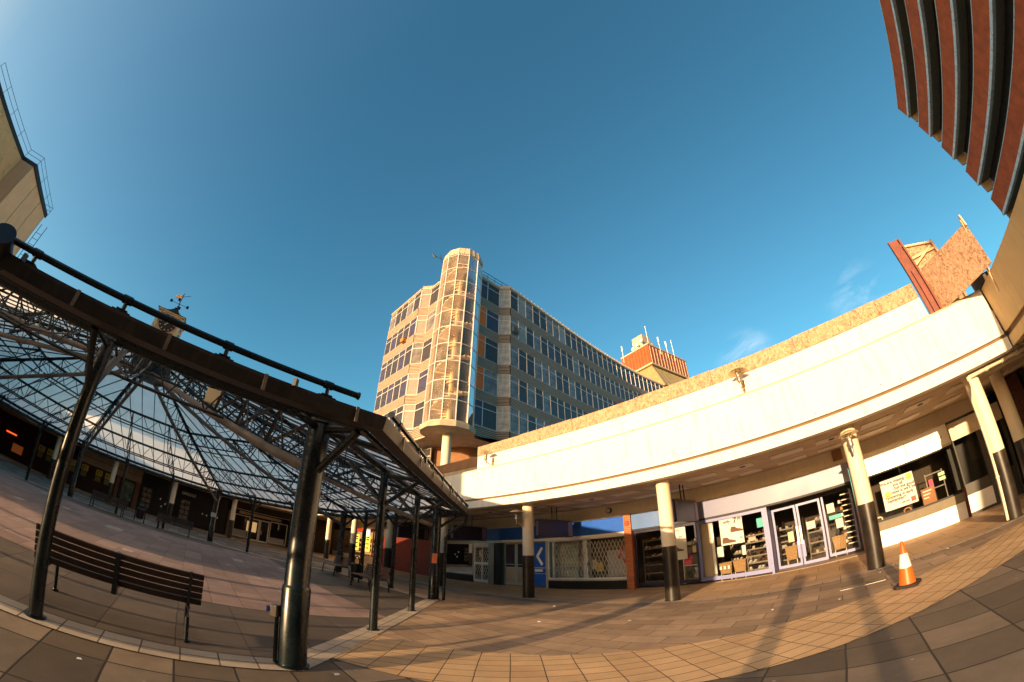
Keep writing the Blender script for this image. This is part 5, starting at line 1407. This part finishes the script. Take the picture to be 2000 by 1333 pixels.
# ------------------------------------------------------------------ benches and bins
def bench(loc, rz, label, wood, ln=1.84, group='slatted benches under the canopy'):
    t = thing('bench', label, 'bench', loc, rz, group)
    Tm = FR[t.name]
    for i in range(5):
        y = .08 + i * .105; part('seat_slat', MB().box(-ln / 2, ln / 2, y, y + .085, .43 - .004 * i, .465 - .004 * i), M[wood], t, Tm, bevel=.008)
    for i in range(5):
        z = .475 + i * .083; y = .045 - i * .028
        part('back_slat', MB().bar((-ln / 2, y, z), (ln / 2, y, z), .03, .072, up=(0, -.3, 1)), M[wood], t, Tm, bevel=.008)
    for x in (-ln / 2 + .16, ln / 2 - .16):
        part('leg', MB().path([(x, -.12, .03), (x, -.1, .3), (x, -.02, .4), (x, .1, .412), (x, .3, .41)], .028, 8).path([(x, .3, .41), (x, .5, .405), (x, .56, .38), (x, .58, .3), (x, .6, .03)], .028, 8).tube((x, -.13, 0), (x, -.13, .03), .05, 10).tube((x, .6, 0), (x, .6, .03), .05, 10), M['steel'], t, Tm, smooth=True)
        part('back_support', MB().path([(x, .02, .41), (x, .0, .5), (x, -.05, .72), (x, -.075, .85)], .022, 6), M['steel'], t, Tm, smooth=True)
    part('middle_bracket', MB().box(-.03, .03, -.1, .03, .36, .84).box(-.03, .03, .0, .58, .4, .43), M['steel'], t, Tm)
    return t


bench(uv(-5.36, -.78), R(45), 'dark slatted bench close to the camera, its back to us', 'wood', 2.1)
bench((-4.72, 13.72, .012), R(135), 'brown slatted bench beside the far corner post', 'wood2', 1.9)
bench((-7.7, 17.35, .012), R(135), 'brown slatted bench behind the litter bin, farther along the kerb', 'wood2', 1.9)
bench((-20.6, 13.95, .012), R(225), 'dark bench in front of the shops with yellow price signs', 'wood', 2.1)
bench((-17.9, 16.7, .012), R(225), 'dark bench in front of the black bakery front', 'wood', 2.1)


def bin_(loc, rz, label):
    t = thing('litter_bin', label, 'litter bin', loc, rz, 'litter bins on twin posts'); Tm = FR[t.name]
    for x in (-.28, .28): part('post', MB().tube((x, 0, 0), (x, 0, .75), .03, 8), M['steel'], t, Tm, smooth=True)
    part('hoop', MB().path([(.28 * math.cos(a), 0, .75 + .3 * math.sin(a)) for a in [PI * i / 10 for i in range(11)]], .03, 8), M['steel'], t, Tm, smooth=True)
    part('body', MB().lathe([(.18, .18), (.22, .22), (.24, .72), (.2, .75)], (0, 0, 0), 18), M['black_panel'], t, Tm, smooth=True)


bin_((-6.05, 15.15, .012), R(135), 'black litter bin between the two brown benches')
bin_((-19.35, 15.3, .012), R(225), 'black litter bin between the two dark far benches')

# ------------------------------------------------------------------ fittings in the canopy
fl = thing('floodlight', 'black drum floodlight on a yoke fixed to the canopy rail', 'floodlight', uv(-3.72, -2.85, 3.1))
c = uv(-3.74, -2.72, 2.98); d = Vector((.75, -.5, .35)).normalized()
part('drum', MB().tube(c - d * .05, c + d * .2, .12, 18).tube(c + d * .2, c + d * .23, .13, 18), M['black_panel'], fl, smooth=True)
part('yoke', MB().path([c + Vector((.1, .1, .0)), c + Vector((.12, .12, -.12)), c + Vector((0, 0, -.22)), c + Vector((-.12, -.12, -.12)), c + Vector((-.1, -.1, 0))], .012, 6), M['steel'], fl, smooth=True)
for (x, y, z), lab in (((-5.85, 5.62, 3.78), 'cream speaker box hung in the roof trusses, nearer the camera'), ((-9.0, 17.0, 3.6), 'cream speaker box hung in the roof trusses, above the brown benches')):
    t = thing('speaker_box', lab, 'speaker', (x, y, z), R(30)); Tm = FR[t.name]
    part('cabinet', MB().loft([[(-.16, -.05, -.14), (.16, -.05, -.14), (.16, -.05, .16), (-.16, -.05, .16)], [(-.11, .2, -.1), (.11, .2, -.1), (.11, .2, .1), (-.11, .2, .1)]]), M['cream'], t, Tm, bevel=.01)
    part('bracket', MB().tube((0, .1, .1), (0, .1, .45), .015, 6), M['steel'], t, Tm)
single('notice', MB().box(-.16, .16, -.005, .005, 0, .24), M['white'], 'white notice on the post in front of the black bakery front', 'notice', (-16.55, 18.3, 1.45), Matrix.Translation((-16.55, 18.3, 1.45)) @ Matrix.Rotation(R(42), 4, 'Z'), R(42))

# ------------------------------------------------------------------ far row of shops (u = -39) and the lit shop at the end
FM = UVF @ Matrix.Translation((-39, 0, 0)) @ Matrix.Rotation(PI / 2, 4, 'Z')    # x along v, y into the shop, z up


def FT(x, z, y=-.06): p = FM @ Vector((x, y, z)); return face_mat(p, (S2, S2, 0), (0, 0, 1))


def fshop(label, x0, x1): return thing('shopfront', label, 'shopfront', FM @ Vector(((x0 + x1) / 2, 0, 0)), R(45))


f1 = fshop('small cream signed shopfront with white double doors, across the square', 3.9, 9.2)
Z = lambda name, mb, m, **k: part(name, mb, m, f1, FM, **k)
Z('bulkhead', MB().box(3.5, 10, 0, .1, 2.75, 3.4), M['dark_room'])
Z('sign_board', MB().box(4.3, 8.4, -.08, 0, 2.32, 2.56), M['cladding'])
text('PRCC', .2, M['ink'], f1, FT(5.1, 2.44, -.085)); Z('small_print', MB().box(5.9, 7.9, -.086, -.082, 2.42, 2.46), M['pewter'])
Z('top_trim', MB().box(3.8, 9.2, -.06, 0, 2.68, 2.72), M['white_paint'])
glazed(f1, 'window', 3.9, 5.4, .15, 2.2, 0, M['white_frame'], .07, frame=FM); glazed(f1, 'window', 7.4, 9.1, .15, 2.2, 0, M['white_frame'], .07, frame=FM)
for a in (5.45, 6.4): glazed(f1, 'door', a, a + .92, .05, 2.12, 0, M['white_paint'], .1, frame=FM)
Z('display', MB().box(4, 5.3, .4, .9, .2, .8).box(7.5, 9, .4, .9, .2, .7), M['white'])
Z('interior', MB().box(3.6, 9.5, 2.6, 2.7, 0, 3), M['dark_room'])
Z('lit_shelf', MB().box(5.5, 6.5, 2.4, 2.5, .8, 1.8), M['lit_shop'])
Z('edge_pier', MB().box(3.3, 3.7, -.1, .2, 0, 2.4), mat('pink_brown_pier', (.25, .13, .09), .8))
f2 = fshop('black bakery shopfront with a pale lettered sign, across the square', -4.9, 3.2)
Z = lambda name, mb, m, **k: part(name, mb, m, f2, FM, **k)
Z('wall', MB().box(-5.0, 3.2, .1, .2, 0, 3.4), M['black_panel'])
Z('sign_board', MB().box(-1.75, .55, -.03, .08, 2.5, 2.88), M['black_panel'])
text('GREGGS', .36, mat('pale_blue_letter', (.8, .92, .92), .5), f2, FT(-.6, 2.69, -.05), bold=.004)
for x0, x1 in ((-4.85, -3.85), (-1.25, -.3)):
    Z('menu_panel', MB().box(x0, x1, -.02, .09, .35, 2.25), M['dark_room'])
    mb = MB()
    for i in range(4):
        for j in range(2): mb.box(x0 + .1 + .42 * j, x0 + .48 + .42 * j, -.03, -.021, .45 + .44 * i, .8 + .44 * i)
    Z('menu_picture', mb, mat('menu_print', (.28, .25, .22), .6, var=.9, scale=4))
mb = MB()
for x, z in ((-3.1, 1.5), (-2.6, 1.2), (.9, 1.3), (1.3, 1.25), (1.8, 1.4), (2.3, 1.3), (-2.9, .9)): mb.box(x, x + .09, -.01, .095, z, z + .14)
Z('window_light', mb, glow('dim_window', (.6, .45, .3), .12))
f3 = fshop('brown shopfront with yellow price signs under a cream bulkhead', -13, -5)
Z = lambda name, mb, m, **k: part(name, mb, m, f3, FM, **k)
Z('bulkhead', MB().box(-11.2, -5.1, -.1, .1, 2.3, 3.4), M['cladding'])
Z('bulkhead_groove', MB().box(-11.2, -5.1, -.11, -.1, 2.85, 2.9), M['groove'])
Z('wall', MB().box(-20, -5.0, .12, .2, 0, 3.4), M['maroon_dark'])
Z('pier', MB().box(-7.3, -6.95, -.1, .2, 0, 2.3).box(-5.5, -5.1, -.1, .2, 0, 2.4), mat('pink_brown_pier', (.25, .13, .09), .8))
Z('mural', MB().box(-6.85, -5.65, -.02, .12, .5, 2.15), mat('green_mural', (.2, .27, .2), .6, var=.9, scale=2))
for i, x in enumerate((-11.6, -10.4, -9.0, -8.1, -14.8, -13.9, -13.0)):
    q = Z('price_sign', MB().box(x - .3, x + .3, -.02, .1, 1.65, 2.15), M['yellow'])
    t_ = text('£1', .42, M['ink'], f3, FT(x, 1.9, -.03), bold=.008); t_.parent = q
    q2 = Z('small_card', MB().box(x - .28, x + .25, -.02, .1, 1.15, 1.6), mat('dim_yellow_card', (.3, .24, .06), .6, var=.4, scale=6))
f4 = thing('shopfront', 'dark shopfront with a lit orange strip at the far left corner', 'shopfront', FM @ Vector((-18, 0, 0)), R(45))
Z = lambda name, mb, m, **k: part(name, mb, m, f4, FM, **k)
Z('wall', MB().box(-26, -15.6, .02, .11, 0, 3.4), M['maroon_dark'])
Z('light_strip', MB().box(-18.6, -17.5, -.06, 0, 1.9, 2.02), M['lit_orange'])
Z('window_glow', MB().box(-17.6, -16.5, 0, .015, .6, 1.3), glow('dim_orange', (.5, .12, .03), .1))
# left row, in deep shade
f5 = thing('shopfront', 'unlit brown shopfronts in deep shade along the left side', 'shopfront', uv(-25, -20.2), -PI / 4)
part('wall', MB().box(-40, -12.6, -19.4, -19.2, 0, 3.4), M['maroon_dark'], f5, UVF)
for i in range(6): part('window', MB().box(-36 + i * 3.9, -33 + i * 3.9, -19.19, -19.15, .5, 2.2), M['dark_glass'], f5, UVF)
# lit shop and the maroon wall beyond the benches
f6 = shop('shopfront', 'brightly lit red signed food shop with yellow posters, beyond the canopy posts', -33, 14.1)
X = lambda name, mb, m, **k: part(name, mb, m, f6, UVF, **k)
X('back_wall', MB().box(-39, -26.4, 16.5, 16.6, 0, 3.3), M['lit_shop'])
X('fascia_board', MB().box(-39, -26.3, 13.95, 14.1, 2.62, 3.3), M['maroon_dark'])
X('sign_panel', MB().box(-33.4, -31.7, 13.9, 13.95, 2.7, 3.25), M['lit_red']); X('sign_panel', MB().box(-31.6, -30.3, 13.9, 13.95, 2.6, 3.3), M['lit_white'])
X('sign_mark', MB().box(-31.4, -31.0, 13.89, 13.9, 2.8, 3.2), M['sign_dark'])
X('sign_drop', MB().tube((-30.6, 13.93, 2.62), (-30.6, 13.88, 2.62), .42, 20), M['lit_white'], smooth=True)
for u in (-33.5, -31.2): X('poster', MB().box(u, u + .95, 14.0, 14.03, .95, 2.35), M['lit_yellow'])
mb = MB()
for u in (-33.5, -31.2):
    for z in (1.2, 1.55, 1.9, 2.1): mb.box(u + .2, u + .75, 13.99, 14.0, z, z + .12)
X('poster_print', mb, M['dark_room'])
mb = MB()
for u in (-38.9, -36.6, -34.3, -32, -29.8, -28, -26.5): mb.box(u, u + .1, 13.98, 14.08, 0, 2.62)
X('mullion', mb, M['maroon_dark'])
X('stall_riser', MB().box(-31, -29.2, 13.95, 14.08, 0, .6).box(-39, -34, 13.97, 14.08, 0, .5), M['cladding'])
mb = MB(); rr = random.Random(8)
for i in range(9):
    u = -38.6 + i * 1.35
    for z in (.4, .85, 1.3, 1.75): mb.box(u, u + 1.0, 15.2, 15.7, z, z + rr.uniform(.2, .36))
X('stocked_shelf', mb, mat('stocked_goods', (.3, .14, .06), .6, var=1., scale=5))
mb = MB()
for i in range(7): mb.box(-38.5 + i * 1.8, -37.3 + i * 1.8, 15.0, 15.1, 2.72, 2.78)
X('strip_lamp', mb, M['lit_lamp'])
f7 = shop('side_wall', 'plain dark maroon wall between the lit shop and the lattice door', -23, 13.2, 'wall')
part('wall', MB().box(-26.2, -19.2, 13.2, 13.5, 0, 2.9), M['maroon'], f7, UVF)
part('upper_panel', MB().box(-26.2, -19.2, 13.16, 13.3, 2.3, 3.36), M['dark_room'], f7, UVF)
part('end_frame', MB().box(-19.2, -18.95, 13.2, 13.4, .3, 2.1), M['white_frame'], f7, UVF)

# ------------------------------------------------------------------ scraps on the paving
rr = random.Random(21)
lm = mesh('paper_scrap', MB().poly([(-.03, -.02, 0), (.035, -.025, .004), (.02, .0, .014), (-.02, .004, .01)]).poly([(-.02, .004, .01), (.02, 0, .014), (.03, .03, .002), (-.025, .025, .003)]), M['white_paint'])
for i, (x, y) in enumerate([(-3.4, 2.2), (-1.9, 4.3), (-4.9, 1.5), (5.4, 5.5), (2.4, 8.2), (4.6, 6.4), (7.3, 6.1), (.6, 8.9), (-7.2, 7.9), (-6.1, 9.6), (-9.3, 11.4), (1.2, 11.4), (-1.4, 10.1), (8.6, 5.2)]):
    o = bpy.data.objects.new('paper_scrap', lm); COL.objects.link(o); o.location = (x, y, .019); o.rotation_euler = (0, 0, rr.uniform(0, 6)); o.scale = (1.4,) * 3 if i % 3 else (.8,) * 3
    props(o, 'small scrap of white paper lying on the paving', 'paper scrap', 'scraps of paper on the paving')
